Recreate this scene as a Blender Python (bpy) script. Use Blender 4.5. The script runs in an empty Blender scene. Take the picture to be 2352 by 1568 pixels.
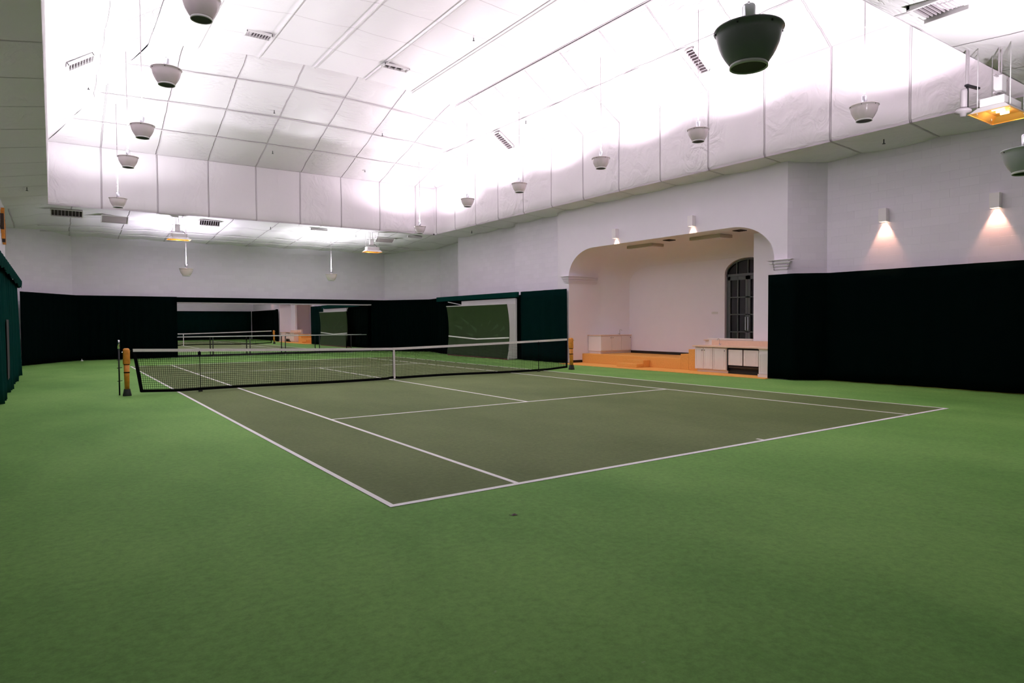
import bpy, math, random
from math import sin, cos, pi, radians, sqrt
from mathutils import Vector, Matrix
random.seed(7)
scene = bpy.context.scene
col = scene.collection

# ------------------------------------------------------------------ camera
cam_data = bpy.data.cameras.new('camera')
cam = bpy.data.objects.new('camera', cam_data)
col.objects.link(cam)
scene.camera = cam
cam_data.sensor_fit = 'HORIZONTAL'
cam_data.sensor_width = 36.0
cam_data.lens = 1521.155 / 2352 * 36.0
cam_data.clip_start = 0.05
cam_data.clip_end = 200
YAW, PITCH, ROLL = 0.60628, -0.02929, -0.00559
fw = Vector((sin(YAW) * cos(PITCH), cos(YAW) * cos(PITCH), sin(PITCH)))
rt = Vector((cos(YAW), -sin(YAW), 0))
up = rt.cross(fw)
r2 = rt * cos(ROLL) + up * sin(ROLL)
u2 = -rt * sin(ROLL) + up * cos(ROLL)
mw = Matrix(((r2.x, u2.x, -fw.x, -7.88426), (r2.y, u2.y, -fw.y, -17.22323),
             (r2.z, u2.z, -fw.z, 1.61665), (0, 0, 0, 1)))
cam.matrix_world = mw

# ------------------------------------------------------------------ world, exposure
world = bpy.data.worlds.new('night')
scene.world = world
world.use_nodes = True
world.node_tree.nodes['Background'].inputs[0].default_value = (0.004, 0.005, 0.008, 1)
world.node_tree.nodes['Background'].inputs[1].default_value = 1.0
scene.view_settings.view_transform = 'Standard'
scene.view_settings.look = 'None'
scene.view_settings.exposure = 0.0
scene.view_settings.gamma = 1.0
scene.view_settings.use_curve_mapping = False
scene.cycles.max_bounces = 10
scene.cycles.diffuse_bounces = 7
scene.cycles.glossy_bounces = 4
scene.cycles.sample_clamp_indirect = 6.0
scene.cycles.use_denoising = True

LAMP_W = 605.0           # uplights
LAMP_COL = (1.0, 0.94, 1.0)
SCONCE_W = 75.0
HEATER_W = 12.0

# ------------------------------------------------------------------ materials
def new_mat(name):
    m = bpy.data.materials.new(name)
    m.use_nodes = True
    nt = m.node_tree
    return m, nt, nt.nodes['Principled BSDF']

def plain(name, rgb, rough=0.6, metal=0.0, spec=0.5, noise=0.06, scale=9.0, bump=0.0, emit=None):
    m, nt, b = new_mat(name)
    b.inputs['Roughness'].default_value = rough
    b.inputs['Metallic'].default_value = metal
    b.inputs['Specular IOR Level'].default_value = spec
    tc = nt.nodes.new('ShaderNodeTexCoord')
    n = nt.nodes.new('ShaderNodeTexNoise')
    n.inputs['Scale'].default_value = scale
    n.inputs['Detail'].default_value = 4
    nt.links.new(tc.outputs['Object'], n.inputs['Vector'])
    mx = nt.nodes.new('ShaderNodeMix'); mx.data_type = 'RGBA'
    nt.links.new(n.outputs['Fac'], mx.inputs[0])
    mx.inputs[6].default_value = tuple(max(0, c * (1 - noise)) for c in rgb) + (1,)
    mx.inputs[7].default_value = tuple(min(1, c * (1 + noise)) for c in rgb) + (1,)
    nt.links.new(mx.outputs[2], b.inputs['Base Color'])
    if bump:
        bp = nt.nodes.new('ShaderNodeBump')
        bp.inputs['Strength'].default_value = bump
        bp.inputs['Distance'].default_value = 0.01
        nt.links.new(n.outputs['Fac'], bp.inputs['Height'])
        nt.links.new(bp.outputs[0], b.inputs['Normal'])
    if emit:
        b.inputs['Emission Color'].default_value = tuple(emit[0]) + (1,)
        b.inputs['Emission Strength'].default_value = emit[1]
    return m

def math_node(nt, op, a, b=None):
    n = nt.nodes.new('ShaderNodeMath'); n.operation = op
    for i, v in enumerate((a, b)):
        if v is None: continue
        if isinstance(v, (int, float)): n.inputs[i].default_value = v
        else: nt.links.new(v, n.inputs[i])
    return n.outputs[0]

def insulation(name, rgb=(0.83, 0.785, 0.825), seam=(0.45, 0.38, 0.42), wu=0.011, wv=0.009, bump=0.9, rough=0.42):
    """vinyl faced insulation blanket: taped seams on whole numbers of the UV, fine wrinkles"""
    m, nt, b = new_mat(name)
    uv = nt.nodes.new('ShaderNodeUVMap')
    sep = nt.nodes.new('ShaderNodeSeparateXYZ')
    nt.links.new(uv.outputs[0], sep.inputs[0])
    wob = nt.nodes.new('ShaderNodeTexNoise'); wob.inputs['Scale'].default_value = 1.6; wob.inputs['Detail'].default_value = 3
    nt.links.new(uv.outputs[0], wob.inputs['Vector'])
    w = math_node(nt, 'MULTIPLY', math_node(nt, 'SUBTRACT', wob.outputs['Fac'], 0.5), 0.07)
    dist = []
    for o, wd in ((0, wu), (1, wv)):
        s = math_node(nt, 'ADD', sep.outputs[o], w)
        f = math_node(nt, 'FRACT', s)
        d = math_node(nt, 'ABSOLUTE', math_node(nt, 'SUBTRACT', f, 0.5))
        e = math_node(nt, 'SUBTRACT', 0.5, d)      # distance to the seam
        dist.append((e, wd))
    masks = []
    for e, wd in dist:
        mr = nt.nodes.new('ShaderNodeMapRange'); mr.interpolation_type = 'SMOOTHSTEP'
        nt.links.new(e, mr.inputs[0])
        mr.inputs[1].default_value = wd * 0.4; mr.inputs[2].default_value = wd * 1.6
        mr.inputs[3].default_value = 1; mr.inputs[4].default_value = 0
        masks.append(mr.outputs[0])
    mask = math_node(nt, 'MAXIMUM', masks[0], masks[1])
    mx = nt.nodes.new('ShaderNodeMix'); mx.data_type = 'RGBA'
    nt.links.new(math_node(nt, 'MULTIPLY', mask, math_node(nt, 'MULTIPLY', wob.outputs['Fac'], 1.1)), mx.inputs[0])
    mx.inputs[6].default_value = rgb + (1,)
    mx.inputs[7].default_value = seam + (1,)
    nt.links.new(mx.outputs[2], b.inputs['Base Color'])
    b.inputs['Roughness'].default_value = rough
    b.inputs['Specular IOR Level'].default_value = 0.25
    # wrinkles running out from the seams
    mp = nt.nodes.new('ShaderNodeMapping'); mp.inputs['Scale'].default_value = (3.0, 11.0, 1); mp.inputs['Rotation'].default_value = (0, 0, 0.5)
    nt.links.new(uv.outputs[0], mp.inputs[0])
    wr = nt.nodes.new('ShaderNodeTexNoise'); wr.inputs['Scale'].default_value = 1.3; wr.inputs['Detail'].default_value = 3; wr.inputs['Distortion'].default_value = 1.2
    nt.links.new(mp.outputs[0], wr.inputs['Vector'])
    sel = nt.nodes.new('ShaderNodeTexNoise'); sel.inputs['Scale'].default_value = 0.8
    nt.links.new(uv.outputs[0], sel.inputs['Vector'])
    amp = nt.nodes.new('ShaderNodeMapRange'); nt.links.new(sel.outputs['Fac'], amp.inputs[0])
    amp.inputs[1].default_value = 0.45; amp.inputs[2].default_value = 0.65
    h = math_node(nt, 'MULTIPLY', wr.outputs['Fac'], amp.outputs[0])
    h = math_node(nt, 'SUBTRACT', h, math_node(nt, 'MULTIPLY', mask, 0.6))
    bp = nt.nodes.new('ShaderNodeBump'); bp.inputs['Strength'].default_value = bump; bp.inputs['Distance'].default_value = 0.09
    nt.links.new(h, bp.inputs['Height'])
    nt.links.new(bp.outputs[0], b.inputs['Normal'])
    return m

def block_wall(name, rgb=(0.85, 0.79, 0.90), bump=0.5):
    m, nt, b = new_mat(name)
    uv = nt.nodes.new('ShaderNodeUVMap')
    br = nt.nodes.new('ShaderNodeTexBrick')
    br.offset = 0.5
    br.inputs['Scale'].default_value = 1.0
    br.inputs['Brick Width'].default_value = 0.4064
    br.inputs['Row Height'].default_value = 0.2032
    br.inputs['Mortar Size'].default_value = 0.004
    br.inputs['Mortar Smooth'].default_value = 0.6
    br.inputs['Color1'].default_value = tuple(c * 0.98 for c in rgb) + (1,)
    br.inputs['Color2'].default_value = tuple(c * 1.02 for c in rgb) + (1,)
    br.inputs['Mortar'].default_value = tuple(c * 0.965 for c in rgb) + (1,)
    nt.links.new(uv.outputs[0], br.inputs['Vector'])
    nz = nt.nodes.new('ShaderNodeTexNoise'); nz.inputs['Scale'].default_value = 25
    nt.links.new(uv.outputs[0], nz.inputs['Vector'])
    nt.links.new(br.outputs['Color'], b.inputs['Base Color'])
    b.inputs['Roughness'].default_value = 0.62
    b.inputs['Specular IOR Level'].default_value = 0.3
    h = math_node(nt, 'SUBTRACT', math_node(nt, 'MULTIPLY', nz.outputs['Fac'], 0.15), br.outputs['Fac'])
    bp = nt.nodes.new('ShaderNodeBump'); bp.inputs['Strength'].default_value = bump; bp.inputs['Distance'].default_value = 0.006
    nt.links.new(h, bp.inputs['Height'])
    nt.links.new(bp.outputs[0], b.inputs['Normal'])
    return m

def acrylic(name, a, bcol, speck):
    """rolled acrylic sport surface: mottled colour, sandy grain, pale scuffs"""
    m, nt, b = new_mat(name)
    tc = nt.nodes.new('ShaderNodeTexCoord')
    n1 = nt.nodes.new('ShaderNodeTexNoise'); n1.inputs['Scale'].default_value = 0.35; n1.inputs['Detail'].default_value = 8; n1.inputs['Roughness'].default_value = 0.62
    mp = nt.nodes.new('ShaderNodeMapping'); mp.inputs['Scale'].default_value = (1.0, 0.55, 1); mp.inputs['Rotation'].default_value = (0, 0, -0.6)
    nt.links.new(tc.outputs['Object'], mp.inputs[0]); nt.links.new(mp.outputs[0], n1.inputs['Vector'])
    n2 = nt.nodes.new('ShaderNodeTexNoise'); n2.inputs['Scale'].default_value = 16; n2.inputs['Detail'].default_value = 8; n2.inputs['Roughness'].default_value = 0.85
    nt.links.new(tc.outputs['Object'], n2.inputs['Vector'])
    mr = nt.nodes.new('ShaderNodeMapRange'); nt.links.new(n1.outputs['Fac'], mr.inputs[0])
    mr.inputs[1].default_value = 0.36; mr.inputs[2].default_value = 0.64
    mx = nt.nodes.new('ShaderNodeMix'); mx.data_type = 'RGBA'
    nt.links.new(mr.outputs[0], mx.inputs[0]); mx.inputs[6].default_value = a + (1,); mx.inputs[7].default_value = bcol + (1,)
    g = nt.nodes.new('ShaderNodeMix'); g.data_type = 'RGBA'; g.blend_type = 'MULTIPLY'; g.inputs[0].default_value = 0.5
    nt.links.new(mx.outputs[2], g.inputs[6])
    gr = nt.nodes.new('ShaderNodeMapRange'); nt.links.new(n2.outputs['Fac'], gr.inputs[0])
    gr.inputs[1].default_value = 0.3; gr.inputs[2].default_value = 0.7; gr.inputs[3].default_value = 0.45; gr.inputs[4].default_value = 1.55
    cmb = nt.nodes.new('ShaderNodeCombineXYZ')
    for i in range(3): nt.links.new(gr.outputs[0], cmb.inputs[i])
    nt.links.new(cmb.outputs[0], g.inputs[7])
    # small pale specks and scuffs
    vo = nt.nodes.new('ShaderNodeTexNoise'); vo.inputs['Scale'].default_value = 14; vo.inputs['Detail'].default_value = 2
    nt.links.new(tc.outputs['Object'], vo.inputs['Vector'])
    sp = nt.nodes.new('ShaderNodeMapRange'); nt.links.new(vo.outputs['Fac'], sp.inputs[0])
    sp.inputs[1].default_value = 0.74; sp.inputs[2].default_value = 0.8; sp.inputs[4].default_value = 0.5
    s = nt.nodes.new('ShaderNodeMix'); s.data_type = 'RGBA'
    nt.links.new(sp.outputs[0], s.inputs[0]); nt.links.new(g.outputs[2], s.inputs[6]); s.inputs[7].default_value = speck + (1,)
    nt.links.new(s.outputs[2], b.inputs['Base Color'])
    b.inputs['Roughness'].default_value = 0.75
    b.inputs['Specular IOR Level'].default_value = 0.18
    bp = nt.nodes.new('ShaderNodeBump'); bp.inputs['Strength'].default_value = 0.25; bp.inputs['Distance'].default_value = 0.004
    nt.links.new(n2.outputs['Fac'], bp.inputs['Height']); nt.links.new(bp.outputs[0], b.inputs['Normal'])
    return m

M = dict(
    insul=insulation('white_insulation'),
    wall=block_wall('painted_block'),
    plaster=plain('painted_plaster', (0.86, 0.80, 0.89), 0.65, noise=0.02, scale=3, bump=0.1),
    green=acrylic('green_acrylic', (0.122, 0.285, 0.060), (0.200, 0.395, 0.098), (0.30, 0.42, 0.22)),
    olive=acrylic('olive_acrylic', (0.108, 0.148, 0.052), (0.156, 0.200, 0.080), (0.27, 0.29, 0.18)),
    line=plain('line_paint', (0.92, 0.90, 0.91), 0.6, noise=0.03, scale=20),
    dcloth=plain('dark_green_cloth', (0.0007, 0.0035, 0.0031), 0.95, spec=0.01, noise=0.15, scale=4),
    gcloth=plain('green_cloth', (0.0025, 0.032, 0.027), 0.95, spec=0.02, noise=0.15, scale=4),
    mcloth=plain('deep_green_cloth', (0.0012, 0.012, 0.011), 0.95, spec=0.01, noise=0.15, scale=4),
    mesh_grey=plain('grey_mesh', (0.07, 0.065, 0.065), 0.9, spec=0.1, noise=0.3, scale=30),
    white=plain('white_enamel', (0.70, 0.67, 0.68), 0.35, noise=0.02),
    sconce=plain('wall_light_white', (0.92, 0.86, 0.90), 0.4, noise=0.01),
    bowl=plain('bowl_enamel', (0.82, 0.72, 0.75), 0.22, noise=0.02),
    bowl_grey=plain('bowl_dark_tone', (0.20, 0.225, 0.22), 0.3, noise=0.02),  # darker tone for the nearest pendant bowl
    bowl_mid=plain('bowl_mid_tone', (0.42, 0.45, 0.44), 0.3, noise=0.02),  # in-between tone for the other near pendant bowl
    rodpaint=plain('rod_paint', (0.36, 0.31, 0.34), 0.5, noise=0.02),
    ringw=plain('ring_white', (0.75, 0.73, 0.74), 0.4, noise=0.02),
    lens=plain('dark_underside', (0.018, 0.026, 0.020), 0.6, noise=0.05),
    chrome=plain('bright_metal', (0.75, 0.76, 0.82), 0.15, metal=1.0, noise=0.02),
    dmetal=plain('dark_metal', (0.03, 0.03, 0.035), 0.45, metal=0.6, noise=0.1),
    black=plain('black_paint', (0.006, 0.006, 0.007), 0.6, noise=0.1),
    webbing=plain('black_webbing', (0.004, 0.004, 0.005), 0.9, spec=0.05, noise=0.2, scale=40),
    tape=plain('net_tape', (0.78, 0.73, 0.73), 0.8, noise=0.12, scale=35),
    wood=plain('orange_wood', (0.78, 0.29, 0.035), 0.5, noise=0.3, scale=14),
    foam=plain('black_foam', (0.02, 0.024, 0.02), 0.9, noise=0.2),
    carpet=plain('tan_carpet', (0.80, 0.40, 0.11), 0.95, spec=0.05, noise=0.16, scale=30, bump=0.4),
    cab=plain('cabinet_white', (0.84, 0.76, 0.74), 0.45, noise=0.02),
    groove=plain('cabinet_groove', (0.40, 0.30, 0.26), 0.7, noise=0.02),
    counter=plain('counter_top', (0.80, 0.56, 0.42), 0.4, noise=0.08, scale=12),
    base=plain('dark_baseboard', (0.012, 0.006, 0.005), 0.6, noise=0.1),
    gold=plain('gold_reflector', (1.0, 0.58, 0.16), 0.3, metal=0.6, noise=0.05),
    hotbulb=plain('heater_bulb', (1, 0.8, 0.5), 0.3, noise=0.0, emit=((1.0, 0.62, 0.25), 6.0)),
    bulb=plain('sconce_bulb', (1, 0.9, 0.8), 0.3, noise=0.0, emit=((1.0, 0.75, 0.5), 12.0)),
    lampbulb=plain('uplight_bulb', (1, 1, 1), 0.3, noise=0.0, emit=((1.0, 0.93, 0.98), 10.0)),
    doorframe=plain('slate_door', (0.095, 0.108, 0.112), 0.5, noise=0.05),
    pane=plain('night_glass', (0.006, 0.005, 0.006), 0.08, noise=0.05),
    ventdark=plain('vent_shadow', (0.05, 0.035, 0.04), 0.7, noise=0.1),
    ventmid=plain('hatch_grey', (0.30, 0.25, 0.26), 0.6, noise=0.05),
    ventgrey=plain('vent_metal', (0.45, 0.40, 0.43), 0.5, noise=0.05),
    boardg=plain('board_green', (0.022, 0.046, 0.012), 0.35, noise=0.2, scale=3),
    boardl=plain('board_sheen', (0.045, 0.085, 0.035), 0.4, noise=0.2, scale=6),  # lighter green for the reflections painted onto the board
    fixture=plain('ceiling_fixture', (0.55, 0.47, 0.40), 0.6, noise=0.03),
    darkwood=plain('dark_wood', (0.05, 0.03, 0.02), 0.6, noise=0.2),
    red=plain('dull_red', (0.30, 0.10, 0.12), 0.7, noise=0.1),
)
mm, nt_, b_ = new_mat('mirror_glass')
b_.inputs['Base Color'].default_value = (0.86, 0.87, 0.86, 1)
b_.inputs['Metallic'].default_value = 1.0
b_.inputs['Roughness'].default_value = 0.0
M['mirror'] = mm

# ------------------------------------------------------------------ mesh helpers (world coordinates in, object-local out)
class MB:
    def __init__(s):
        s.v = []; s.f = []; s.uv = []      # uv per face corner or None
    def add(s, vs, fs, uvs=None):
        o = len(s.v)
        s.v += [tuple(p) for p in vs]
        for i, f in enumerate(fs):
            s.f.append(tuple(o + j for j in f))
            s.uv.append([uvs[j] for j in f] if uvs else None)
        return s
    def box(s, x0, x1, y0, y1, z0, z1):
        vs = [(x, y, z) for x in (x0, x1) for y in (y0, y1) for z in (z0, z1)]
        return s.add(vs, [(0, 1, 3, 2), (4, 6, 7, 5), (0, 4, 5, 1), (2, 3, 7, 6), (0, 2, 6, 4), (1, 5, 7, 3)])
    def bar(s, a, b, w, h=None, upv=(0, 0, 1)):
        h = h or w
        a = Vector(a); b = Vector(b); d = (b - a).normalized(); upv = Vector(upv)
        if abs(d.dot(upv)) > 0.98: upv = Vector((1, 0, 0))
        sx = d.cross(upv).normalized(); sy = sx.cross(d)
        vs = []
        for p in (a, b):
            for i, j in ((-1, -1), (1, -1), (1, 1), (-1, 1)):
                vs.append(p + sx * w / 2 * i + sy * h / 2 * j)
        return s.add(vs, [(3, 2, 1, 0), (4, 5, 6, 7), (0, 1, 5, 4), (1, 2, 6, 5), (2, 3, 7, 6), (3, 0, 4, 7)])
    def tube(s, pts, r, n=8, caps=True):
        pts = [Vector(p) for p in pts]; rs = r if isinstance(r, (list, tuple)) else [r] * len(pts)
        vs = []; fs = []
        for k, p in enumerate(pts):
            d = (pts[min(k + 1, len(pts) - 1)] - pts[max(k - 1, 0)]).normalized()
            u = Vector((0, 0, 1)) if abs(d.z) < 0.95 else Vector((1, 0, 0))
            sx = d.cross(u).normalized(); sy = sx.cross(d)
            for i in range(n):
                a = 2 * pi * i / n
                vs.append(p + (sx * cos(a) + sy * sin(a)) * rs[k])
        for k in range(len(pts) - 1):
            for i in range(n):
                j = (i + 1) % n
                fs.append((k * n + i, k * n + j, (k + 1) * n + j, (k + 1) * n + i))
        if caps:
            fs.append(tuple(reversed(range(n)))); fs.append(tuple((len(pts) - 1) * n + i for i in range(n)))
        return s.add(vs, fs)
    def lathe(s, cx, cy, prof, n=40, close=False):
        vs = []; fs = []
        for r, z in prof:
            for i in range(n):
                a = 2 * pi * i / n
                vs.append((cx + r * cos(a), cy + r * sin(a), z))
        m = len(prof)
        for k in range(m - 1 if not close else m):
            k2 = (k + 1) % m
            for i in range(n):
                j = (i + 1) % n
                fs.append((k * n + i, k * n + j, k2 * n + j, k2 * n + i))
        return s.add(vs, fs)
    def grid(s, fn, nu, nv, uvfn=None):
        """fn(a,b) a,b in 0..1"""
        vs = []; uvs = []
        for j in range(nv + 1):
            for i in range(nu + 1):
                a, b = i / nu, j / nv
                vs.append(fn(a, b)); uvs.append(uvfn(a, b) if uvfn else (a, b))
        fs = [(j * (nu + 1) + i, j * (nu + 1) + i + 1, (j + 1) * (nu + 1) + i + 1, (j + 1) * (nu + 1) + i) for j in range(nv) for i in range(nu)]
        return s.add(vs, fs, uvs)
    def prism(s, poly, axis, lo, hi):
        """poly 2-D (other two axes in xyz order), extruded along axis"""
        n = len(poly)
        def mk(p, t):
            if axis == 'x': return (t, p[0], p[1])
            if axis == 'y': return (p[0], t, p[1])
            return (p[0], p[1], t)
        vs = [mk(p, lo) for p in poly] + [mk(p, hi) for p in poly]
        fs = [tuple(reversed(range(n))), tuple(range(n, 2 * n))] + [(i, (i + 1) % n, n + (i + 1) % n, n + i) for i in range(n)]
        return s.add(vs, fs)

def obj(name, mb, mat, parent=None, smooth=False, bevel=0, label=None):
    off = Vector((0, 0, 0))
    if parent is not None:
        p = parent
        while p is not None:
            off += p.location; p = p.parent
    else:
        xs = [v[0] for v in mb.v]; ys = [v[1] for v in mb.v]; zs = [v[2] for v in mb.v]
        off = Vector(((min(xs) + max(xs)) / 2, (min(ys) + max(ys)) / 2, min(zs)))
    me = bpy.data.meshes.new(name)
    me.from_pydata([(v[0] - off.x, v[1] - off.y, v[2] - off.z) for v in mb.v], [], mb.f)
    if any(u is not None for u in mb.uv):
        lay = me.uv_layers.new(name='UVMap')
        li = 0
        for f, u in zip(mb.f, mb.uv):
            for k in range(len(f)):
                lay.data[li].uv = u[k] if u else (0, 0)
                li += 1
    me.materials.append(M[mat] if isinstance(mat, str) else mat)
    if smooth:
        for p in me.polygons: p.use_smooth = True
    me.update()
    o = bpy.data.objects.new(name, me)
    col.objects.link(o)
    if parent is not None: o.parent = parent
    else: o.location = off
    if bevel:
        bv = o.modifiers.new('bevel', 'BEVEL'); bv.width = bevel; bv.segments = 2; bv.limit_method = 'ANGLE'
    if label: o['label'] = label
    return o

def thing(name, label, cat, loc, group=None):
    o = bpy.data.objects.new(name, None); col.objects.link(o)
    o.empty_display_size = 0.1
    o.location = loc; o['label'] = label; o['category'] = cat
    if group: o['group'] = group
    return o

def tag(o, label, cat, group=None, kind=None):
    o['label'] = label; o['category'] = cat
    if group: o['group'] = group
    if kind: o['kind'] = kind
    return o

def struct(name, mb, mat, label, smooth=False, parent=None, bevel=0, cat=None):
    o = obj(name, mb, mat, parent, smooth, bevel)
    if parent is None:
        o['kind'] = 'structure'; o['label'] = label; o['category'] = cat or name.split('_')[0]
    return o

def spot(name, parent, loc, direction, power, color, size, blend, radius):
    ld = bpy.data.lights.new(name, 'SPOT'); ld.energy = power; ld.color = color
    ld.spot_size = size; ld.spot_blend = blend; ld.shadow_soft_size = radius
    lo = bpy.data.objects.new(name, ld); col.objects.link(lo)
    off = Vector((0, 0, 0)); p = parent
    while p is not None: off += p.location; p = p.parent
    lo.location = Vector(loc) - off; lo.parent = parent
    lo.rotation_euler = Vector(direction).to_track_quat('-Z', 'Y').to_euler()
    return lo

# ------------------------------------------------------------------ floor and court
ZW = 6.35
f = MB(); f.grid(lambda a, b: (-10.2 + 20.4 * a, -19.0 + 38 * b, 0), 4, 8)
struct('floor', f, 'green', 'green painted acrylic floor running out to all the walls')

court = thing('tennis_court', 'olive tennis court painted with white lines on the green floor', 'tennis court', (0, 0, 0))
def rect(x0, x1, y0, y1, z):
    m = MB(); m.box(x0, x1, y0, y1, 0.0005, z); return m
HW, HL, SW, SV = 5.485, 11.885, 4.115, 6.40
obj('playing_surface', rect(-HW, HW, -HL, HL, 0.002), 'olive', court)
LW = 0.055
for sy in (-1, 1):
    y0, y1 = sorted((sy * HL, sy * (HL - 0.07)))
    obj('baseline', rect(-HW, HW, y0, y1, 0.0042), 'line', court)
    y0, y1 = sorted((sy * (HL - 0.07), sy * (HL - 0.17)))
    obj('centre_mark', rect(-0.025, 0.025, y0, y1, 0.0042), 'line', court)
    y0, y1 = SV * sy - LW / 2, SV * sy + LW / 2
    obj('service_line', rect(-SW, SW, y0, y1, 0.004), 'line', court)
for sx in (-1, 1):
    x0, x1 = sorted((sx * HW, sx * (HW - LW)))
    obj('sideline', rect(x0, x1, -HL, HL, 0.0046), 'line', court)
    x0, x1 = sorted((sx * SW, sx * (SW - LW)))
    obj('singles_sideline', rect(x0, x1, -HL, HL, 0.0038), 'line', court)
obj('centre_service_line', rect(-LW / 2, LW / 2, -SV, SV, 0.0036), 'line', court)

# ------------------------------------------------------------------ walls
WT = 0.14
def wall_seg(name, a, b, label, z0=0.0, z1=ZW, mat='wall', u0=0.0, th=WT):
    """wall along a->b, the room lying to its left; thickness goes outward (to the right)"""
    ax, ay = a; bx, by = b
    L = sqrt((bx - ax) ** 2 + (by - ay) ** 2); dx, dy = (bx - ax) / L, (by - ay) / L
    nx, ny = dy, -dx
    m = MB()
    vs = [(ax, ay, z0), (bx, by, z0), (bx, by, z1), (ax, ay, z1),
          (ax + nx * th, ay + ny * th, z0), (bx + nx * th, by + ny * th, z0), (bx + nx * th, by + ny * th, z1), (ax + nx * th, ay + ny * th, z1)]
    uv = [(u0, z0), (u0 + L, z0), (u0 + L, z1), (u0, z1)]
    m.add(vs[:4], [(3, 2, 1, 0)], uv)
    m.add(vs, [(4, 5, 6, 7), (0, 1, 5, 4), (3, 7, 6, 2), (0, 4, 7, 3), (1, 2, 6, 5)])
    return struct(name, m, mat, label)

# counter-clockwise from above, so the room is on the left
AX = 8.65                       # face of the arched wall
AY0, AY1 = -6.2, 2.72           # arch opening
wall_seg('wall_front', (-9.2, -18.6), (9.4, -18.6), 'pale painted block wall at the near end of the hall, seen in the mirror')
wall_seg('wall_right', (9.4, -18.6), (9.4, -7.3), 'pale painted block wall above the long dark curtain, with two lit wall boxes')
wall_seg('wall_right_return', (9.4, -7.3), (AX, -6.6), 'narrow angled block wall joining the arch wall and the long right wall', u0=11.3)
wall_seg('wall_right_recess', (AX + 0.3, 3.4), (AX + 0.3, 6.8), 'pale wall strip set back beside the arch, above the green curtain')
wall_seg('wall_right_far', (9.2, 6.8), (9.2, 12.2), 'pale far stretch of the right wall above the practice board')
wall_seg('wall_right_jog', (9.9, 12.2), (9.9, 15.4), 'grey strip of wall at the far right corner of the hall')
wall_seg('wall_back_right', (9.9, 15.4), (7.9, 18.4), 'angled pale wall at the right end of the back wall')
wall_seg('wall_back', (7.9, 18.4), (-7.12, 18.4), 'wide pale wall above the mirror and the dark back curtain')
wall_seg('wall_back_left', (-7.12, 18.4), (-9.9, 15.4), 'angled pale wall at the left end of the back wall')
wall_seg('wall_left_jog', (-9.9, 15.4), (-9.9, 12.2), 'strip of wall behind the far end of the left curtain')
wall_seg('wall_left_step', (-9.89, 12.2), (-9.21, 12.2), 'short end wall closing the left wall')
wall_seg('wall_left', (-9.2, 12.2), (-9.2, -18.6), 'pale left wall seen edge on above the teal curtain')
wall_seg('wall_right_step', (9.21, 12.2), (9.89, 12.2), 'short end wall closing the far right stretch')
wall_seg('wall_right_step_near', (AX + 0.31, 6.8), (9.19, 6.8), 'short return where the far right wall steps forward')

# arched wall: straight pieces plus the head over a flattened arch
def arch_z(y, zi=3.36, zt=4.37, rx=1.42):
    if y < AY0 + rx:
        q = (AY0 + rx - y) / rx
    elif y > AY1 - rx:
        q = (y - (AY1 - rx)) / rx
    else: q = 0
    q = min(1, max(0, q))
    return zi + (zt - zi) * sqrt(max(0, 1 - q * q))
def arch_ys(n=14, rx=1.42):
    ys = [AY0 + rx * (1 - cos(pi / 2 * k / n)) for k in range(n + 1)]
    ys += [AY1 - rx * (1 - cos(pi / 2 * (n - k) / n)) for k in range(n + 1)]
    return ys
ys = arch_ys()
m = MB()
xb = AX + 0.16
for x, flip in ((AX, False), (xb, True)):
    def q(p, fl=flip):
        m.add(p, [(0, 1, 2, 3)] if not fl else [(3, 2, 1, 0)], [(v[1], v[2]) for v in p])
    q([(x, 3.4, 0), (x, AY1, 0), (x, AY1, ZW), (x, 3.4, ZW)])
    q([(x, AY0, 0), (x, -6.6, 0), (x, -6.6, ZW), (x, AY0, ZW)])
    for a, b in zip(ys[:-1], ys[1:]):
        q([(x, b, arch_z(b)), (x, a, arch_z(a)), (x, a, ZW), (x, b, ZW)])
m.add([(AX, 3.4, 0), (AX, 3.4, ZW), (AX + 0.3, 3.4, ZW), (AX + 0.3, 3.4, 0)], [(0, 1, 2, 3)])
struct('wall_right_arch', m, 'plaster', 'smooth pale wall pierced by the wide flattened arch of the alcove')

# alcove: jambs and barrel soffit swept back, coved into the back wall
BX = 11.25
xs = [AX, 9.1, 9.6, 10.12, 10.35, 10.6, 10.8, 10.95, 11.07, 11.16, 11.22, BX]
def alc_y(x, y):
    t = max(0, (x - 10.12) / (BX - 10.12))
    if y > 0: return y + (2.05 - AY1) * t * (y / AY1)
    return y
def cove(x):
    r = 0.95
    q = max(0, (x - (BX - r)) / r)
    return (1 - sqrt(max(0, 1 - q * q))) * 0.62
m = MB()
ring = [(AY0, 0)] + [(y, arch_z(y)) for y in ys] + [(AY1, 0)]
vs = []
for x in xs:
    for k, (y, z) in enumerate(ring):
        vs.append((x, alc_y(x, y), z if k in (0, len(ring) - 1) else z - cove(x) * (z - 2.6) / 1.77))
n = len(ring)
m.add(vs, [(i * n + j, i * n + j + 1, (i + 1) * n + j + 1, (i + 1) * n + j) for i in range(len(xs) - 1) for j in range(n - 1)])
struct('ceiling_alcove', m, 'plaster', 'pale jambs and low vaulted ceiling of the alcove behind the arch', smooth=True, cat='ceiling')

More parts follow.
